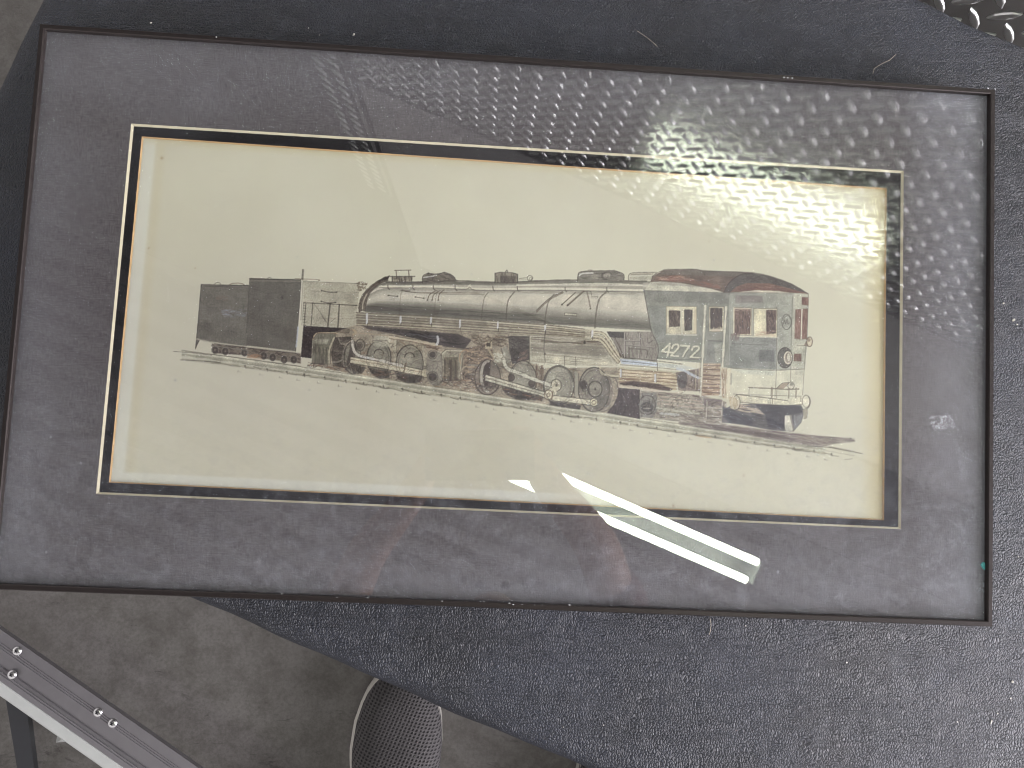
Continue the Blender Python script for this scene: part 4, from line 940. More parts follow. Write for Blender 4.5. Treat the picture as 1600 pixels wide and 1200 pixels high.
    # pilot and buffer beam
    pil = [(1131, 640), (1145, 632), (1178, 631), (1252, 633), (1257, 643), (1252, 660), (1240, 674), (1211, 673), (1160, 664), (1128, 660), (1129, 646)]
    poly(pil, (98, 94, 106), 0.96, 0.08, 0.08); poly([(1180, 632), (1250, 634), (1254, 645), (1232, 648), (1224, 670), (1200, 668), (1196, 650)], (64, 64, 82), 0.85, soft=2); poly([(1128, 634), (1146, 643), (1176, 652), (1176, 664), (1140, 660), (1130, 650)], (68, 70, 90), 0.75, soft=2)
    scrib(pil, 120, 14, 8, (56, 48, 62), 0.4, 1.0, 14); scrib([(1146, 630), (1180, 634), (1196, 648), (1150, 642)], 50, 14, 5, (206, 182, 168), 0.6, 1.2, 8)
    poly([(1240, 650), (1254, 648), (1252, 660), (1241, 672)], (122, 124, 136), 0.85, soft=1); poly([(1254, 640), (1261, 639), (1261, 652), (1256, 654)], (170, 160, 144), 0.9); line([(1254, 640), (1261, 639), (1261, 652), (1256, 654)], 0.9, INK, 0.6)
    cp = [(1226, 649), (1236, 649), (1240.5, 673), (1226, 673)]
    poly(cp, (214, 210, 200), 0.97); line([(1226, 649), (1225, 662), (1227, 673)], 1.1, INK, 0.6); line([(1234.5, 649), (1237, 660), (1240, 673)], 2.0, (122, 112, 112), 0.85)
    beam = [(1139, 623), (1150, 616.5), (1190, 620), (1230, 626), (1252, 619), (1258, 622), (1259, 631), (1230, 633), (1190, 631), (1154, 627)]
    poly(beam, (214, 207, 187), 0.97); line([(1150, 616.5), (1190, 620.5), (1230, 626)], 1.3, INK, 0.65); line([(1154, 628), (1190, 631.5), (1230, 633.5), (1258, 631)], 1.3, (92, 80, 74), 0.65); line([(1146, 615.5), (1180, 617), (1252, 619)], 0.8, INK, 0.5)
    for x in (1200, 1203, 1206.5): line([(x, 623), (x + 0.5, 631)], 0.9, INK, 0.6)
    poly([(1138, 620), (1146, 618), (1154, 626), (1150, 640), (1142, 638)], (206, 184, 156), 0.85); arc(1149, 629, 5.5, 10.5, width=1.8, col=(214, 204, 184), a=0.9); arc(1150.5, 629, 5.8, 10.8, 240, 480, width=1.0, a=0.6)
    disc(1259.5, 627, 5.6, 9.6, (216, 210, 194), 0.95); arc(1259.5, 627, 5.6, 9.6, width=1.0, a=0.55); arc(1260.5, 628, 5.6, 9.6, -60, 90, width=1.5, a=0.6); line([(1251.5, 621), (1251.5, 628)], 1.0, INK, 0.6)
    line([(1170, 605.5), (1205, 607), (1230, 608.5), (1248, 608)], 1.9, (104, 92, 84), 0.8)
    for x, y1, wd in ((1170.7, 616, 1.0), (1206, 620, 4.0), (1214, 622, 1.0), (1233, 622, 1.8), (1244, 621, 2.2)): line([(x, 606.5), (x - 0.5, y1)], wd, (124, 110, 100), 0.75)
    poly([(1213, 607), (1222, 599), (1232, 597.5), (1236, 603), (1228, 604), (1224, 607.5)], (150, 128, 114), 0.9); disc(1236, 602.5, 5, 5.5, (210, 204, 190), 0.95); arc(1236, 602.5, 5, 5.5, width=1.0, a=0.6); disc(1237, 600.5, 3, 2.6, (134, 128, 124), 0.8); line([(1213, 607), (1222, 599), (1232, 597.5)], 1.0, INK, 0.6)
    # shadow on the ballast
    sh = [(1060, 659), (1140, 664), (1220, 674), (1280, 681), (1334, 685), (1337, 690), (1300, 694), (1284, 699), (1262, 696), (1200, 686), (1130, 674), (1062, 664)]
    poly(sh, (128, 114, 116), 0.7, 0.08, 0.08, 1); poly([(1100, 664), (1200, 676), (1262, 690), (1220, 686), (1120, 671)], (92, 74, 82), 0.7, soft=1)
    scrib(sh, 110, 20, 8, (94, 72, 78), 0.45, 0.9, 5); scrib([(1230, 680), (1334, 687), (1300, 693), (1250, 690)], 40, 16, -6, (140, 126, 116), 0.5, 0.8, 6)
    line([(1262, 697), (1300, 700), (1348, 709)], 1.2, INK, 0.45); line([(1296, 699), (1330, 706), (1345, 708.5)], 1.6, (110, 100, 92), 0.5); disc(1329, 685, 0.9, 1.5, INK, 0.8)


def overlay():
    # loose pen work pulled over the running gear so that no shape stays clean
    for q, n in (([(520, 522), (690, 540), (690, 602), (540, 582)], 210), ([(690, 548), (900, 572), (905, 640), (690, 603)], 210), ([(900, 575), (970, 580), (965, 643), (905, 638)], 70),
                 ([(1000, 612), (1130, 626), (1130, 664), (1000, 650)], 130)):
        scrib(q, n, 10, 12, (58, 46, 46), 0.42, 0.75, 55, 1.2); scrib(q, n // 3, 9, 10, (206, 182, 156), 0.4, 0.8, 40, 1.0)
    for cx, cy, rx, ry in ((592, 560, 19, 27), (640, 567, 21, 28), (817, 593, 21, 29), (873, 602, 24, 31), (928, 609, 24, 35)):
        for k in range(3):
            a = R.random() * 360; arc(cx + R.normal() * 0.8, cy + R.normal() * 0.8, rx - k * 1.5, ry - k * 1.7, a, a + 120 + 90 * R.random(), width=0.9, col=(60, 50, 50), a=0.5)
    for q in ([(575, 575), (665, 588), (658, 600), (560, 584)], [(785, 606), (850, 618), (846, 628), (790, 616)], [(690, 586), (760, 600), (756, 612), (690, 602)], [(480, 565), (545, 574), (545, 582), (480, 573)]):
        scrib(q, 50, 9, 15, (52, 40, 42), 0.5, 0.9, 40); scrib(q, 20, 10, 8, (168, 112, 84), 0.45, 0.9, 15)


draw_track(); draw_tender(); draw_boiler(); draw_gear(); draw_piping(); draw_front(); overlay()
PT = paper_tone(gx, gy)
RATIO = C / PT; LUM = RATIO.mean(-1, keepdims=True)
LUM2 = 1 - (1 - LUM) * 0.95
C = PT * (LUM2 + (RATIO - LUM) * 0.6)
C = np.clip(C + 0.5 * (C - blur(C, 5)), 4, 255)


def sample(u, v):
    """sheet colour (sRGB 0..255) at layout units u, v"""
    out = paper_tone(u, v)
    fx = (u - X0) * SS - 0.5; fy = (v - Y0) * SS - 0.5
    ok = (fx >= 0) & (fx < CW - 1) & (fy >= 0) & (fy < CH - 1)
    fx = np.clip(fx, 0, CW - 1.001); fy = np.clip(fy, 0, CH - 1.001)
    i = fy.astype(int); j = fx.astype(int); a = (fx - j)[..., None]; b = (fy - i)[..., None]
    c = (C[i, j] * (1 - a) + C[i, j + 1] * a) * (1 - b) + (C[i + 1, j] * (1 - a) + C[i + 1, j + 1] * a) * b
    return np.where(ok[..., None], c, out)
# ================================================================== the setting
me = mesh('floor', [(-9, -9, FLOOR), (9, -9, FLOOR), (9, 9, FLOOR), (-9, 9, FLOOR)], [(0, 1, 2, 3)])
tag(link('floor', me, MAT['concrete']), kind='structure')

WALLP = 0.53                      # the wall stands parallel to the bench, this far from the camera axis
WTOP = 0.885                      # upper edge of the tread plate
CEILZ = 2.45
bm = bmesh.new()
add_box(bm, uv(1.05, WALLP + 0.068, (WTOP + CEILZ) / 2 + 0.004), U * 1.54, V * 0.06, (0, 0, (CEILZ - WTOP) / 2))
add_box(bm, uv(1.05, WALLP + 0.073, (FLOOR + WTOP) / 2), U * 1.54, V * 0.06, (0, 0, (WTOP - FLOOR) / 2))
wall = tag(link('wall', bm_mesh('wall', bm), MAT['wall']), kind='structure')

c0 = at(1310, 865, -CEILZ + 0.04)
ca, cp = c0.dot(U), c0.dot(V)
bm = bmesh.new()
add_box(bm, uv(-0.6, cp + 1.2, CEILZ + 0.03), U * 3.0, V * 1.2, (0, 0, 0.018))
ceiling = tag(link('ceiling', bm_mesh('ceiling', bm), MAT['ceil']), kind='structure')
bm = bmesh.new()
add_box(bm, uv((ca - 0.35) / 2, (cp + WALLP) / 2, CEILZ + 0.007), U * ((ca + 0.35) / 2), V * ((WALLP - cp) / 2 - 0.004), (0, 0, 0.004))
link('ceiling_board', bm_mesh('ceiling_board', bm), MAT['panel'], ceiling)

# ================================================================== tread plate on the wall
PITCH = 0.0346
plate = empty('tread_plate_cladding', uv(0.9, WALLP, FLOOR))
tag(plate, 'polished metal tread plate with raised diamond lugs covering the wall behind the bench', 'wall cladding')
inv = Matrix.Translation(-plate.location)
bm = bmesh.new()
for a0, a1 in ((-0.488, 0.62), (0.622, 1.84), (1.842, 2.55)):
    add_box(bm, uv((a0 + a1) / 2, WALLP + 0.004, (FLOOR + WTOP) / 2) - plate.location, U * ((a1 - a0) / 2), V * 0.004, (0, 0, (WTOP - FLOOR) / 2))
link('sheet', bm_mesh('sheet', bm), MAT['plate'], plate)


def lug_geo(sgn):
    """pointed raised bar, lying at 45 degrees on the sheet: local x along the wall, z up, y out of the sheet"""
    prof = [(-1, 0), (-0.52, 0.72), (0, 0.9), (0.52, 0.72), (1, 0), (0.52, -0.72), (0, -0.9), (-0.52, -0.72)]
    vs, fs = [], []
    L, Wd, H = 0.0145, 0.0046, 0.0019
    for k, (sc, h) in enumerate(((1.0, 0.0), (0.80, 0.8), (0.52, 1.0))):
        for x, y in prof:
            p, q = x * L * (1 - (1 - sc) * 0.35), y * Wd * sc
            vs.append(((p + q) * 0.7071 * sgn, -h * H, (p - q) * 0.7071))
    n = len(prof)
    for r in range(2):
        for k in range(n):
            fs.append((r * n + k, r * n + (k + 1) % n, (r + 1) * n + (k + 1) % n, (r + 1) * n + k))
    fs.append(tuple(range(2 * n, 3 * n)))
    return vs, fs


lug_geos = {s: lug_geo(s) for s in (1, -1)}
lug_mesh = {}
for s in (1, -1):
    b = bmesh.new(); vv = [b.verts.new(v) for v in lug_geos[s][0]]
    for f in lug_geos[s][1]: b.faces.new([vv[i] for i in f])
    lug_mesh[s] = bm_mesh('lug', b); lug_mesh[s].materials.append(MAT['lug'])
ROTW = math.radians(-23.4)
spots = []
for i in range(0, int(3.0 / PITCH * 2)):
    for j in range(0, int((WTOP - FLOOR) / PITCH * 2)):
        if (i + j) % 2: continue
        a = -0.48 + 0.012 + i * PITCH / 2; z = FLOOR + 0.012 + j * PITCH / 2
        if a > 2.53 or z > WTOP - 0.012: continue
        s = -1 if i % 2 == 0 else 1
        p = uv(a, WALLP - 0.0001, z)
        # how large it shows: directly below the bench edge, or mirrored in the glass
        d1 = (p - Vector((0, 0, CAMZ))).length if (z < 0.05 and 0.1 < a < 0.62) else 9
        d2 = math.hypot(p.length, CAMZ + z) if (z > 0.05 and -0.1 < a < 1.2) else 9
        spots.append((min(d1 * 0.4, d2), a, z, s))
spots.sort()
for d, a, z, s in spots[:300]:
    o = link('lug', lug_mesh[s], None, plate); o.location = uv(a, WALLP - 0.0001, z) - plate.location; o.rotation_euler = (0, 0, ROTW)
vs, fs = [], []
Rz = Matrix.Rotation(ROTW, 3, 'Z')
rot = {s: [Rz @ Vector(v) for v in lug_geos[s][0]] for s in (1, -1)}
for d, a, z, s in spots[300:]:
    p = uv(a, WALLP - 0.0001, z) - plate.location; n0 = len(vs)
    vs += [(v.x + p.x, v.y + p.y, v.z + p.z) for v in rot[s]]
    fs += [tuple(n0 + k for k in f) for f in lug_geos[s][1]]
b = bmesh.new(); b.from_mesh(mesh('tmp', vs, fs))
tag(link('lug_field', bm_mesh('lug_field', b), MAT['lug'], plate), kind='stuff')

# tall corner guard of the same plate at the left end of the wall
guard = empty('corner_guard', uv(-0.527, WALLP - 0.012, FLOOR))
tag(guard, 'narrow strip of tread plate guarding the end of the wall', 'corner guard')
bm = bmesh.new(); add_box(bm, (0, 0, 0.95), U * 0.037, V * 0.005, (0, 0, 0.95)); link('strip', bm_mesh('strip', bm), MAT['plate'], guard)
for j in range(104):
    s = 1 if j % 2 else -1
    o = link('lug', lug_mesh[1], None, guard); o.location = U * (-0.018 if j % 2 else 0.017) + V * -0.0052 + Vector((0, 0, 0.02 + j * 0.018)); o.rotation_euler = (0, 0, ROTW)

# ================================================================== overhead: lamp, raised door
lamp = empty('fluorescent_lamp', (0, 0, 0))
tag(lamp, 'lit two tube fluorescent lamp hanging over the bench', 'ceiling lamp')
LZ = 1.84
t1a = at(1183, 878, -LZ + 0.04); t1b = t1a - V * 0.064 - U * 0.012
mid = None
bm = bmesh.new()
ends = []
for e in (t1a, t1b):
    e = Vector((e.x, e.y, LZ)); s0 = e - U * 0.81; ends.append((s0, e))
cen = (ends[0][0] + ends[0][1] + ends[1][0] + ends[1][1]) / 4
lamp.location = cen
add_box(bm, Vector((0, 0, 0.115)), U * 0.43, V * 0.046, (0, 0, 0.022), 0.006)
for s in (-1, 1): add_box(bm, U * 0.420 * s + Vector((0, 0, 0.045)), U * 0.005, V * 0.036, (0, 0, 0.06), 0.002)
link('housing', bm_mesh('housing', bm), MAT['fixture'], lamp)
for s0, e in ends:
    bm = bmesh.new(); add_tube(bm, [s0 - cen, e - cen], 0.0115, 18); link('tube', bm_mesh('tube', bm, True), MAT['tube'], lamp)

door = empty('garage_door', uv(-0.4, cp - 1.5, 2.59))
tag(door, 'grey sectional garage door raised flat overhead with ribs', 'garage door')
for k in range(5):
    bm = bmesh.new(); p0 = cp + 0.14 - k * 0.521
    add_box(bm, uv(0, p0 - 0.262, 2.60) - door.location, U * 2.9, V * 0.26, (0, 0, 0.02))
    pan = link('panel', bm_mesh('panel', bm), MAT['door'], door)
    for r in range(5):
        bm = bmesh.new(); add_box(bm, uv(0, p0 - 0.05 - r * 0.105, 2.571) - door.location, U * 2.9, V * 0.026, (0, 0, 0.008)); link('rib', bm_mesh('rib', bm), MAT['rib'], pan)

# ================================================================== the padded bench
B0, B1, P0, P1 = -0.4455, 1.30, -0.1905, 0.4686      # along, across
bench = empty('padded_bench', uv((B0 + B1) / 2, (P0 + P1) / 2, FLOOR))
tag(bench, 'low bench with scuffed black vinyl padded top', 'bench')


def cushion():
    """rounded slab: rings from the flat top over the soft edge to the underside"""
    r, T, cr = 0.012, 0.062, 0.018
    loop = []
    for (cx, cy, a0) in ((B1 - cr, P1 - cr, 0), (B0 + cr, P1 - cr, 90), (B0 + cr, P0 + cr, 180), (B1 - cr, P0 + cr, 270)):
        for t in range(0, 91, 18):
            loop.append((cx, cy, math.radians(a0 + t)))
    # refine the long straight edges so that they can wander a little
    pts = []
    for k in range(len(loop)):
        x, y, a = loop[k]; x2, y2, a2 = loop[(k + 1) % len(loop)]
        pts.append((x, y, a))
        d = math.hypot(x2 - x, y2 - y)
        m = int(d / 0.018)
        for q in range(1, m):
            pts.append((x + (x2 - x) * q / m, y + (y2 - y) * q / m, a2 if abs(a2 - a) < 1e-6 else a2 if d > 0.05 else a))
    rows = []
    prof = [(-0.0175, 0.0), (-0.015, -0.0001), (-0.0125, -0.0003)] + [(-r + r * math.sin(math.radians(t)) , -r + r * math.cos(math.radians(t))) for t in (25, 45, 62, 76, 90)] + [(0.001, -0.03), (0.0, -0.044), (-0.003, -0.05), (-0.001, -0.056), (-0.006, -T), (-0.016, -T - 0.001)]
    verts, faces = [], []
    n = len(pts)
    for (o, z) in prof:
        for k, (cx, cy, a) in enumerate(pts):
            s = k * 0.018
            wob = 0.0005 * math.sin(s * 21 + 0.6) + 0.0004 * math.sin(s * 47 + 2) + 0.0004 * math.sin(s * 93)
            oo = cr + o + (wob if o > -0.015 else 0); zz = z + (0.5 * wob if -0.02 < o < 0.0 else 0)
            p = uv(cx + math.cos(a) * oo, cy + math.sin(a) * oo, zz); verts.append(p)
    m = len(prof)
    for i in range(m - 1):
        for k in range(n):
            faces.append((i * n + k, (i + 1) * n + k, (i + 1) * n + (k + 1) % n, i * n + (k + 1) % n))
    faces.append(tuple(range(n))[::1]); faces.append(tuple(range((m - 1) * n, m * n))[::-1])
    return verts, faces


vs, fs = cushion()
b = bmesh.new(); b.from_mesh(mesh('tmp', [v - bench.location for v in vs], fs))
cu = link('cushion', bm_mesh('cushion', b, True), MAT['vinyl'], bench)
bm = bmesh.new(); add_box(bm, uv((B0 + B1) / 2, (P0 + P1) / 2, -0.072) - bench.location, U * 0.845, V * 0.30, (0, 0, 0.008)); link('base_board', bm_mesh('base_board', bm), MAT['steel'], bench)
for a in (B0 + 0.12, B1 - 0.12):
    for p in (P0 + 0.11, P1 - 0.11):
        bm = bmesh.new(); add_box(bm, uv(a, p, (FLOOR - 0.08) / 2) - bench.location, U * 0.02, V * 0.02, (0, 0, (-FLOOR - 0.08) / 2 - 0.001), 0.002); link('leg', bm_mesh('leg', bm), MAT['steel'], bench)

# ================================================================== the framed picture
ZT, ZG, ZM, ZB, ZP = 0.028, 0.0238, 0.0212, 0.0196, 0.0180
FR = [at(61, 36, ZT), at(1556, 139, ZT), at(1552, 980, ZT), at(-22, 921, ZT)]
W1 = [at(205, 193, ZM), at(1412, 267, ZM), at(1408, 827, ZM), at(150, 772, ZM)]
W2 = [at(221.5, 213, ZB), at(1385.5, 294, ZB), at(1381.5, 813, ZB), at(170, 754, ZB)]
pic = empty('framed_picture', (sum(p.x for p in FR) / 4, sum(p.y for p in FR) / 4, 0))
tag(pic, 'framed drawing of a steam locomotive in a thin brown metal frame behind glass', 'framed picture')
PO = pic.location.copy()


def inset(q, d):
    """move the four sides of a quad inwards by d"""
    q = [Vector((p.x, p.y)) for p in q]; L = []
    c = sum(q, Vector((0, 0))) / 4
    for k in range(4):
        a, b_ = q[k], q[(k + 1) % 4]; t = (b_ - a).normalized(); n = Vector((-t.y, t.x))
        if n.dot(c - a) < 0: n = -n
        L.append((a + n * d, t))
    out = []
    for k in range(4):
        (p, t), (r, s) = L[k - 1], L[k]
        x = (r - p).cross(s) / t.cross(s) if hasattr(t, 'cross') else 0
        out.append(p + t * x)
    return out


def ring_strip(q, prof, k):
    """one side (k) of a mitred moulding: prof = [(inset, z)]"""
    n0 = (k + 1) % 4; vs = []
    for d, z in prof:
        c = inset(q, d)
        vs.append(Vector((c[k].x, c[k].y, z)) - PO); vs.append(Vector((c[n0].x, c[n0].y, z)) - PO)
    m = len(prof)
    fs = [(2 * i, 2 * i + 1, 2 * ((i + 1) % m) + 1, 2 * ((i + 1) % m)) for i in range(m)]
    fs += [tuple(range(0, 2 * m, 2)), tuple(range(1, 2 * m, 2))[::-1]]
    return vs, fs


rail_prof = [(0, 0.0005), (0, 0.0268), (0.0007, ZT), (0.0036, ZT), (0.0042, 0.0274), (0.0042, ZG + 0.0003), (0.0062, ZG + 0.0003), (0.0062, ZG - 0.0002), (0.0022, ZG - 0.0002), (0.0016, 0.004), (0.010, 0.003), (0.010, 0.0005)]
rail_prof = [(0, 0.0005), (0, 0.0268), (0.0007, ZT), (0.0034, ZT), (0.0040, 0.0275), (0.0040, ZG + 0.0002), (0.0016, ZG + 0.0002), (0.0016, 0.0005)]
for k in range(4):
    v, f = ring_strip(FR, rail_prof, k)
    b = bmesh.new(); b.from_mesh(mesh('tmp', v, f)); link('rail', bm_mesh('rail', b), MAT['frame'], pic)
# pale worn inner edge of the rails, bare metal showing
INNER = inset(FR, 0.0019)
IQ = [Vector((p.x, p.y, 0)) for p in INNER]


def slab(q, z0, z1):
    vs = [Vector((p.x, p.y, z)) - PO for z in (z0, z1) for p in q]
    return vs, [(3, 2, 1, 0), (4, 5, 6, 7), (0, 1, 5, 4), (1, 2, 6, 5), (2, 3, 7, 6), (3, 0, 4, 7)]


def solid(name, v, f, m, parent):
    b = bmesh.new(); b.from_mesh(mesh('tmp', v, f)); return link(name, bm_mesh(name, b), m, parent)


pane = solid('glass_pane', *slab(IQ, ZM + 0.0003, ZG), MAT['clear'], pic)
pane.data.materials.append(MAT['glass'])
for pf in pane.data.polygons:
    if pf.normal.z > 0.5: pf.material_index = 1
solid('backing_board', *slab(IQ, 0.002, ZP - 0.0012), MAT['board'], pic)


def mat_ring(name, outer, window, z1, th, m, core, parent, bw=1.0):
    """card with a window; the bevel shows the card's core"""
    w_in = inset(window, th * bw)
    vs, fs = [], []
    for q, z in ((outer, z1), (window, z1), (w_in, z1 - th), (outer, z1 - th)):
        vs += [Vector((p.x, p.y, z)) - PO for p in q]
    for k in range(4):
        n0 = (k + 1) % 4
        fs += [(k, n0, 4 + n0, 4 + k), (12 + k, 8 + k, 8 + n0, 12 + n0), (k, 12 + k, 12 + n0, n0)]
    card = solid(name, vs, fs, m, parent)
    bv = []
    for q, z in ((inset(window, 0.00002), z1 - 0.00002), (inset(window, th * bw + 0.00002), z1 - th)):
        bv += [Vector((p.x, p.y, z)) - PO for p in q]
    be = link('bevel', mesh('bevel', bv, [(k, (k + 1) % 4, 4 + (k + 1) % 4, 4 + k) for k in range(4)]), core, card)
    return card


mat_ring('grey_mat', IQ, W1, ZM, 0.00155, MAT['grey'], MAT['core'], pic, 0.85)['label'] = 'grey linen textured outer mat'
mat_ring('black_mat', IQ, W2, ZB, 0.00135, MAT['black'], MAT['tan'], pic, 0.6)['label'] = 'black inner mat'

# the printed sheet: fine mesh that carries the ink of the drawing
us = np.concatenate([np.arange(140, 268, 2.5), np.arange(268, 1352, 1.0), np.arange(1352, 1412, 2.5)])
vs_ = np.concatenate([np.arange(190, 408, 2.6), np.arange(408, 724, 1.0), np.arange(724, 836, 2.0)])
gu, gv = np.meshgrid(us, vs_)
ray = np.stack([gu - CX, gv - CY, np.full_like(gu, FOC)], -1)
kk = (CAMZ - ZP) / (ray @ NAD)
co = np.stack([ray @ E1 * kk - PO.x, -(ray @ E2) * kk - PO.y, np.full_like(gu, ZP)], -1).reshape(-1, 3)
nu, nv = len(us), len(vs_)
idx = np.arange(nu * nv).reshape(nv, nu)
quads = np.stack([idx[1:, :-1], idx[1:, 1:], idx[:-1, 1:], idx[:-1, :-1]], -1).reshape(-1, 4)
me = bpy.data.meshes.new('print_sheet')
me.vertices.add(len(co)); me.vertices.foreach_set('co', co.astype(np.float32).ravel())
me.loops.add(quads.size); me.loops.foreach_set('vertex_index', quads.astype(np.int32).ravel())
me.polygons.add(len(quads)); me.polygons.foreach_set('loop_start', np.arange(0, quads.size, 4, dtype=np.int32))
me.update(calc_edges=True)
rgb = sample(gu, gv).reshape(-1, 3) / 255.0
lin = np.where(rgb <= 0.04045, rgb / 12.92, ((rgb + 0.055) / 1.055) ** 2.4)
at_ = me.attributes.new('ink', 'FLOAT_COLOR', 'POINT')
at_.data.foreach_set('color', np.concatenate([lin, np.ones((len(lin), 1))], 1).astype(np.float32).ravel())
sheet = link('print_sheet', me, MAT['print'], pic)
sheet['label'] = 'cream sheet with a pen and wash drawing of cab-forward locomotive 4272'

# dried adhesive left on the glass
c = at(1472, 660, ZG); vs, fs = [], []
for k in range(170):
    x, y = random.uniform(-0.0085, 0.0085), random.uniform(-0.005, 0.005)
    if abs(x) > 0.004 and random.random() < 0.35: continue
    s = random.uniform(0.00015, 0.00055); a = random.random() * 6; n0 = len(vs)
    for q in range(4): vs.append(c + Vector((x + s * math.cos(a + q * 1.57), y + s * math.sin(a + q * 1.57), 0.00005 + 0.00002 * q)) - PO)
    vs.append(c + Vector((x, y, 0.00025)) - PO)
    fs += [(n0 + q, n0 + (q + 1) % 4, n0 + 4) for q in range(4)]
tag(link('adhesive_residue', mesh('adhesive_residue', vs, fs), MAT['residue'], pic), kind='stuff')
# wear along the rails: tiny flakes of bare metal
vs, fs = [], []
def flake(u, v, z, s, l=1.0, ang=0.0):
    c = at(u, v, z); n0 = len(vs)
    for q in range(5):
        a = q * 1.2566 + random.random() * 0.5; dx, dy = math.cos(a) * s * l, math.sin(a) * s
        vs.append(c + Vector((dx * math.cos(ang) - dy * math.sin(ang), dx * math.sin(ang) + dy * math.cos(ang), 0.00004)) - PO)
    vs.append(c + Vector((0, 0, 0.00018)) - PO); fs.extend([(n0 + q, n0 + (q + 1) % 5, n0 + 5) for q in range(5)])
for u, v in ((1225, 121), (1231, 121.5), (1238, 122), (1544, 138), (1555, 139), (338, 58)): flake(u, v, ZT, 0.0006)
for u in range(420, 900, 7):
    if random.random() < 0.45: flake(u + random.uniform(-3, 3), np.interp(u, [400, 900], [931, 950.5]) - random.uniform(2, 5), ZT if random.random() < 0.3 else ZG + 0.0003, 0.0003 * random.uniform(0.6, 1.6), 2.0)
for u in range(1100, 1340, 9):
    if random.random() < 0.6: flake(u, np.interp(u, [1100, 1340], [953, 964]), ZG + 0.0003, 0.0004 * random.uniform(0.5, 1.6), 2.2)
tag(link('worn_flakes', mesh('worn_flakes', vs, fs), MAT['residue'], pic), kind='stuff')

# ================================================================== loose bits
def chip(name, u, v, z, sx, sy, h, mat, ang=0.0):
    b = bmesh.new(); n = 7
    lo = [b.verts.new((math.cos(k * 2 * math.pi / n) * sx * random.uniform(0.7, 1.1), math.sin(k * 2 * math.pi / n) * sy * random.uniform(0.7, 1.1), 0)) for k in range(n)]
    hi = [b.verts.new((w.co.x * 0.7, w.co.y * 0.7, h * random.uniform(0.6, 1.2))) for w in lo]
    for k in range(n): b.faces.new((lo[k], lo[(k + 1) % n], hi[(k + 1) % n], hi[k]))
    b.faces.new(hi); b.faces.new(lo[::-1])
    o = link(name, bm_mesh(name, b), mat); o.location = at(u, v, z); o.rotation_euler = (0, 0, ang); return o


tag(chip('paint_chip', 1537, 884, ZG + 0.0002, 0.0022, 0.0036, 0.0008, MAT['teal'], 0.3), 'small teal paint chip lying on the glass beside the metal rail', 'paint chip')
for u, v, s, e in ((1568, 474, 1.0, 1.2), (1584, 500, 1.2, 1.6), (1589, 507, 0.8, 1.0), (1582, 1065, 1.1, 1.2), (1579, 1091, 0.7, 1), (1323, 1035, 0.8, 1.2), (1549, 1128, 0.7, 3.2), (1559, 1115, 0.6, 1), (1496, 1128, 0.5, 1), (1591, 870, 0.6, 1.2),
                   (553, 54, 1.0, 1.7), (236, 36, 0.9, 1.5), (482, 44, 0.6, 1), (499, 55, 0.5, 1), (1165, 978, 0.7, 1), (880, 1136, 0.5, 1.0), (943, 1133, 0.5, 1.6), (837, 1053, 0.5, 1)):
    tag(chip('crumb', u, v, 0.0001, 0.0009 * s * e, 0.0009 * s, 0.0006 * s, MAT['crumb'], random.uniform(0.3, 1.2)), 'tiny pale crumb on the vinyl between the frame and the tread plate wall' if v < 100 else ('tiny pale crumb on the vinyl just outside the rail with the teal chip' if u > 1560 and v < 1000 else 'tiny pale crumb on the vinyl on the shoe side of the frame'), 'crumb', 'crumbs scattered on the vinyl')
for pts, lab in (([(1364, 115), (1366, 107), (1377, 100), (1390, 94), (1400, 85)], 'thin pale fibre curled on the vinyl above the frame'), ([(995, 48), (1010, 58), (1020, 66), (1027, 73)], 'short straight pale fibre on the vinyl'),
                 ([(1109, 965), (1111, 975), (1110, 985), (1108, 992)], 'pale fibre sticking out from under the frame')):
    bm = bmesh.new(); pp = [at(u, v, 0.0006 + 0.0006 * (k % 2)) for k, (u, v) in enumerate(pts)]
    add_tube(bm, [p - pp[0] for p in pp], 0.00022, 5); o = link('fibre', bm_mesh('fibre', bm, True), MAT['fibre']); o.location = pp[0]; tag(o, lab, 'fibre')

# ================================================================== aluminium trestle at the lower left
TZ = -0.15
tA, tB = at(0, 983, TZ), at(310, 1200, TZ)
tu = (tB - tA).normalized(); tv = Vector((tu.y, -tu.x, 0))      # tv points away from the bench
trest = empty('trestle', Vector((tA.x, tA.y, FLOOR)))
tag(trest, 'aluminium topped trestle with screws and a white edge strip on the concrete floor', 'trestle')
TO = trest.location


def prism(prof, l0, l1):
    vs = []
    for l in (l0, l1):
        for (w, z) in prof: vs.append(tA + tu * l + tv * w + Vector((0, 0, z)) - TO)
    n = len(prof); fs = [(k, (k + 1) % n, n + (k + 1) % n, n + k) for k in range(n)] + [tuple(range(n))[::-1], tuple(range(n, 2 * n))]
    return vs, fs


prof = [(0, -0.006), (0, 0.0)]
for g in (0.0085, 0.0105, 0.0125): prof += [(g, 0.0), (g + 0.0003, -0.0006), (g + 0.0008, -0.0006), (g + 0.0011, 0.0)]
prof += [(0.0165, 0.0), (0.0175, -0.002), (0.0262, -0.002), (0.0268, -0.0008)]
for g in (0.0290, 0.0312): prof += [(g, -0.0006), (g + 0.0003, -0.0013), (g + 0.0008, -0.0013), (g + 0.0011, -0.0006)]
prof += [(0.0368, -0.0006), (0.0368, -0.006)]
v, f = prism(prof, -0.35, 0.35); solid('top_rail', v, f, MAT['alu'], trest)
v, f = prism([(0.0369, -0.03), (0.0369, -0.0012), (0.0376, -0.0005), (0.0465, -0.0005), (0.048, -0.002), (0.048, -0.03)], -0.35, 0.35); solid('edge_strip', v, f, MAT['white'], trest)


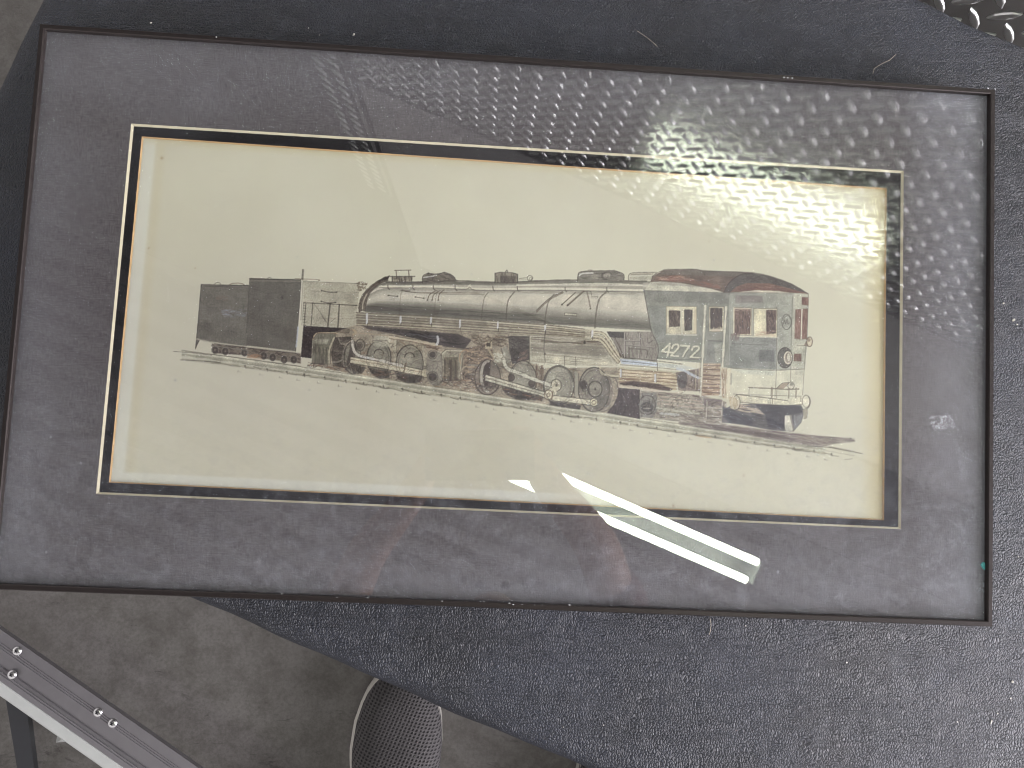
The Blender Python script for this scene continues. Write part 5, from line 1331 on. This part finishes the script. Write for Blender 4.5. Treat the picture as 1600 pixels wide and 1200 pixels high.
def screw(u, v):
    c = at(u, v, TZ); b = bmesh.new(); rings = []
    for r, z in ((0.0042, 0), (0.0041, 0.0008), (0.0034, 0.0018), (0.0022, 0.0024)):
        rings.append([b.verts.new((r * math.cos(k * math.pi / 7), r * math.sin(k * math.pi / 7), z)) for k in range(14)])
    for r0, r1 in zip(rings, rings[1:]):
        for k in range(14): b.faces.new((r0[k], r0[(k + 1) % 14], r1[(k + 1) % 14], r1[k]))
    b.faces.new(rings[-1])
    me_ = bm_mesh('screw', b, True); o = link('screw', me_, MAT['screw'], trest); o.location = c + Vector((0, 0, -0.0003)) - TO
    b = bmesh.new()
    for a in (0.4, 0.4 + math.pi / 2): add_box(b, (0, 0, 0.0025), (math.cos(a) * 0.0017, math.sin(a) * 0.0017, 0), (-math.sin(a) * 0.0004, math.cos(a) * 0.0004, 0), (0, 0, 0.0002))
    link('cross_slot', bm_mesh('cross_slot', b), MAT['dark'], o)


for u, v in ((27, 1017), (19, 1054), (153, 1113), (176, 1130)): screw(u, v)
la, lb = at(38, 1120, TZ - 0.03), at(55, 1215, FLOOR)
bm = bmesh.new(); add_tube(bm, [tA + tu * 0.03 + tv * 0.03 + Vector((0, 0, -0.012)) - TO, Vector((at(48, 1230, FLOOR).x, at(48, 1230, FLOOR).y, FLOOR)) - TO], 0.011, 4); link('leg', bm_mesh('leg', bm), MAT['dark'], trest)
bm = bmesh.new(); add_tube(bm, [tA + tu * 0.105 + tv * 0.04 + Vector((0, 0, -0.02)) - TO, tA + tu * 0.06 + tv * 0.16 + Vector((0, 0, FLOOR - TZ + 0.012)) - TO], 0.012, 4); link('brace', bm_mesh('brace', bm), MAT['white'], trest)
bm = bmesh.new(); add_tube(bm, [tA + tu * 0.30 + tv * 0.03 + Vector((0, 0, -0.012)) - TO, tA + tu * 0.32 + tv * 0.10 + Vector((0, 0, FLOOR - TZ)) - TO], 0.011, 4); link('leg', bm_mesh('leg', bm), MAT['dark'], trest)

# ================================================================== the person taking the picture
def skin_body(name, nodes, edges, mat, parent=None, levels=2, root=0):
    me_ = bpy.data.meshes.new(name); me_.from_pydata([n[0] for n in nodes], edges, []); me_.update()
    o = link(name, me_, None, parent)
    md = o.modifiers.new('skin', 'SKIN'); md.use_smooth_shade = True
    for sv, n in zip(me_.skin_vertices[0].data, nodes):
        r = n[1]; sv.radius = (r, r) if not hasattr(r, '__len__') else r
    me_.skin_vertices[0].data[root].use_root = True
    sub = o.modifiers.new('sub', 'SUBSURF'); sub.levels = levels; sub.render_levels = levels
    dg = bpy.context.evaluated_depsgraph_get(); ev = o.evaluated_get(dg)
    nm = bpy.data.meshes.new_from_object(ev); o.modifiers.clear(); o.data = nm; nm.materials.clear(); nm.materials.append(mat)
    nm.polygons.foreach_set('use_smooth', [True] * len(nm.polygons))
    return o


SHX = -0.096                      # left shoe, toe towards the bench
RH, LH = Vector((0.072, -0.035, 0.605)), Vector((-0.075, -0.045, 0.605))
body_nodes = [((0.03, -0.66, 0.52), (0.15, 0.11)),        # 0 pelvis
              ((0.03, -0.64, 0.72), (0.145, 0.105)), ((0.03, -0.585, 0.93), (0.165, 0.115)), ((0.03, -0.54, 1.05), (0.10, 0.08)),   # 1-3 spine
              ((0.03, -0.50, 1.13), (0.055, 0.055)), ((0.03, -0.455, 1.20), (0.068, 0.08)), ((0.03, -0.42, 1.29), (0.075, 0.095)), ((0.03, -0.41, 1.35), (0.05, 0.06)),  # 4-7 neck, head
              ((0.20, -0.55, 1.02), 0.058), ((0.262, -0.36, 0.80), 0.042), ((0.180, -0.155, 0.662), 0.038), ((0.108, -0.070, 0.622), 0.027),  # 8-11 right arm
              ((-0.14, -0.55, 1.02), 0.058), ((-0.262, -0.36, 0.80), 0.042), ((-0.175, -0.17, 0.675), 0.034), ((-0.105, -0.085, 0.622), 0.024),  # 12-15 left arm
              ((0.12, -0.66, 0.43), 0.085), ((0.15, -0.61, 0.07), 0.058), ((0.16, -0.62, -0.28), 0.04),     # 16-18 right leg
              ((-0.06, -0.66, 0.43), 0.085), ((-0.09, -0.60, 0.07), 0.058), ((SHX, -0.555, -0.28), 0.04)]   # 19-21 left leg
body_edges = [(0, 1), (1, 2), (2, 3), (3, 4), (4, 5), (5, 6), (6, 7), (3, 8), (8, 9), (9, 10), (10, 11), (3, 12), (12, 13), (13, 14), (14, 15), (0, 16), (16, 17), (17, 18), (0, 19), (19, 20), (20, 21)]
# hands: palm, four fingers folded round the phone's edge and a thumb
for base, sx in ((11, 1), (15, -1)):
    w = Vector(body_nodes[base][0]); p0 = len(body_nodes)
    body_nodes.append((tuple(w + Vector((-0.022 * sx, 0.03, -0.004))), (0.030, 0.015))); body_edges.append((base, p0))
    for q in range(4):
        k = len(body_nodes); f0 = w + Vector((-0.030 * sx + 0.006 * sx, 0.022 + q * 0.017, 0.0))
        ln = (0.9, 1.0, 0.97, 0.8)[q]
        body_nodes += [(tuple(f0 + Vector((-0.010 * sx * ln, 0.012, 0.014))), 0.0085), (tuple(f0 + Vector((-0.030 * sx * ln, 0.014, 0.020))), 0.008), (tuple(f0 + Vector((-0.046 * sx * ln, 0.015, 0.014))), 0.007)]
        body_edges += [(p0, k), (k, k + 1), (k + 1, k + 2)]
    k = len(body_nodes)
    body_nodes += [(tuple(w + Vector((-0.006 * sx, 0.012, 0.02))), 0.011), (tuple(w + Vector((-0.03 * sx, 0.032, 0.034))), 0.009), (tuple(w + Vector((-0.05 * sx, 0.05, 0.034))), 0.008)]
    body_edges += [(p0, k), (k, k + 1), (k + 1, k + 2)]
person = skin_body('person', body_nodes, body_edges, MAT['skin'])
tag(person, 'person in dusty red shirt and grey knit shoes photographing the picture', 'person')


def cloth(name, nodes, edges, mat):
    return skin_body(name, nodes, edges, mat, person, 2)


B = body_nodes
grow = lambda r, g: tuple(x + g for x in r) if hasattr(r, '__len__') else r + g
sh_i = [1, 2, 3, 8, 9, 10, 12, 13, 14]
sn = [(B[i][0], grow(B[i][1], 0.012)) for i in sh_i]; sn[5] = ((0.205, -0.205, 0.69), 0.050); sn[8] = ((-0.20, -0.22, 0.71), 0.046); sn[0] = ((0.03, -0.655, 0.60), (0.168, 0.13))
cloth('shirt', sn, [(0, 1), (1, 2), (2, 3), (3, 4), (4, 5), (2, 6), (6, 7), (7, 8)], MAT['shirt'])
ti = [0, 16, 17, 18, 19, 20, 21]
tn = [(B[i][0], grow(B[i][1], 0.013)) for i in ti]; tn[3] = ((0.16, -0.62, -0.25), 0.06); tn[6] = ((SHX, -0.56, -0.25), 0.06)
cloth('trousers', tn, [(0, 1), (1, 2), (2, 3), (0, 4), (4, 5), (5, 6)], MAT['trousers'])
cloth('hair', [((0.03, -0.475, 1.31), (0.07, 0.06)), ((0.03, -0.44, 1.365), (0.078, 0.075)), ((0.03, -0.395, 1.375), (0.06, 0.05))], [(0, 1), (1, 2)], MAT['hair'])
# face
bm = bmesh.new()
for s in (-1, 1): add_tube(bm, [Vector((0.03 + s * 0.03, -0.335, 1.275)), Vector((0.03 + s * 0.03, -0.322, 1.272))], [0.012, 0.006], 10)
link('eyes', bm_mesh('eyes', bm, True), MAT['phone'], person)


def shoe(cx, toe_y, name_parent, mirror=1):
    """low knit trainer; local y runs from the toe (0) back to the heel"""
    st = np.linspace(0, 1, 29); L = 0.285
    hw = np.interp(st, [0, 0.02, 0.06, 0.12, 0.22, 0.33, 0.45, 0.6, 0.8, 0.92, 1.0], [0.006, 0.018, 0.031, 0.042, 0.050, 0.0525, 0.050, 0.043, 0.037, 0.032, 0.012])
    off = np.interp(st, [0, 0.12, 0.35, 0.7, 1.0], [0.006, 0.004, 0.0, -0.002, 0.0]) * mirror
    top = np.interp(st, [0, 0.04, 0.12, 0.25, 0.4, 0.55, 0.7, 0.85, 1.0], [0.030, 0.046, 0.056, 0.064, 0.078, 0.098, 0.108, 0.105, 0.09])
    seg = 22; vs, fs = [], []
    for s, w, o, t in zip(st, hw, off, top):
        for k in range(seg + 1):
            a = math.pi * k / seg; c, si = math.cos(a), math.sin(a)
            e = 0.74
            x = abs(c) ** e * math.copysign(1, c) * (w - 0.003); z = 0.022 + abs(si) ** 0.8 * (t - 0.022)
            vs.append((o + x * (1.07 if x * mirror > 0 else 1.0), -s * L - (0.003 if s == 0 else 0), z))
    for i in range(len(st) - 1):
        for k in range(seg): fs.append((i * (seg + 1) + k, i * (seg + 1) + k + 1, (i + 1) * (seg + 1) + k + 1, (i + 1) * (seg + 1) + k))
    upper = link('shoe', mesh('shoe', vs, fs, True), MAT['knit'], name_parent); upper.location = (cx, toe_y, FLOOR)
    vs, fs = [], []
    ol = [(o + w, -s * L) for s, w, o in zip(st, hw, off)] + [(o - w, -s * L) for s, w, o in list(zip(st, hw, off))[::-1]]
    n = len(ol)
    for d, z in ((0.003, 0.0), (0.0, 0.004), (0.0008, 0.022), (0.0, 0.027), (0.006, 0.031)):
        for x, y in ol:
            r = 1 - d / 0.05; vs.append((x * r, -L / 2 + (y + L / 2) * (1 - d / 0.14), z + 0.001))
    for i in range(4):
        for k in range(n): fs.append((i * n + k, i * n + (k + 1) % n, (i + 1) * n + (k + 1) % n, (i + 1) * n + k))
    fs.append(tuple(range(n))[::-1])
    b = bmesh.new(); b.from_mesh(mesh('tmp', vs, fs)); link('sole', bm_mesh('sole', b, True), MAT['sole'], upper)
    bm_ = bmesh.new()
    for kk_, yy in enumerate((-0.110, -0.128, -0.146)):
        zz = np.interp(-yy / L, st, top); w_ = np.interp(-yy / L, st, hw)
        add_tube(bm_, [Vector((w_ * 0.62 * x, yy - 0.006 * abs(x), zz * (1 - 0.10 * x * x) + 0.0015)) for x in (-1, -0.5, 0, 0.5, 1)], 0.0035, 8)
    link('lace', bm_mesh('lace', bm_, True), MAT['pink'], upper)
    return upper


shoe(SHX, -0.258, person, 1)
shoe(0.165, -0.33, person, -1)

phone = empty('phone', (0.0, -0.02, CAMZ + 0.022)); tag(phone, 'black phone held level in both hands above the picture', 'phone')
bm = bmesh.new(); add_box(bm, (0, 0, 0.002), (0.080, 0, 0), (0, 0.037, 0), (0, 0, 0.004), 0.003); link('body', bm_mesh('body', bm), MAT['phone'], phone)
bm = bmesh.new(); add_tube(bm, [Vector((0, 0.02, -0.002)), Vector((0, 0.02, -0.0045))], 0.007, 16); link('lens_ring', bm_mesh('lens_ring', bm), MAT['steel'], phone)
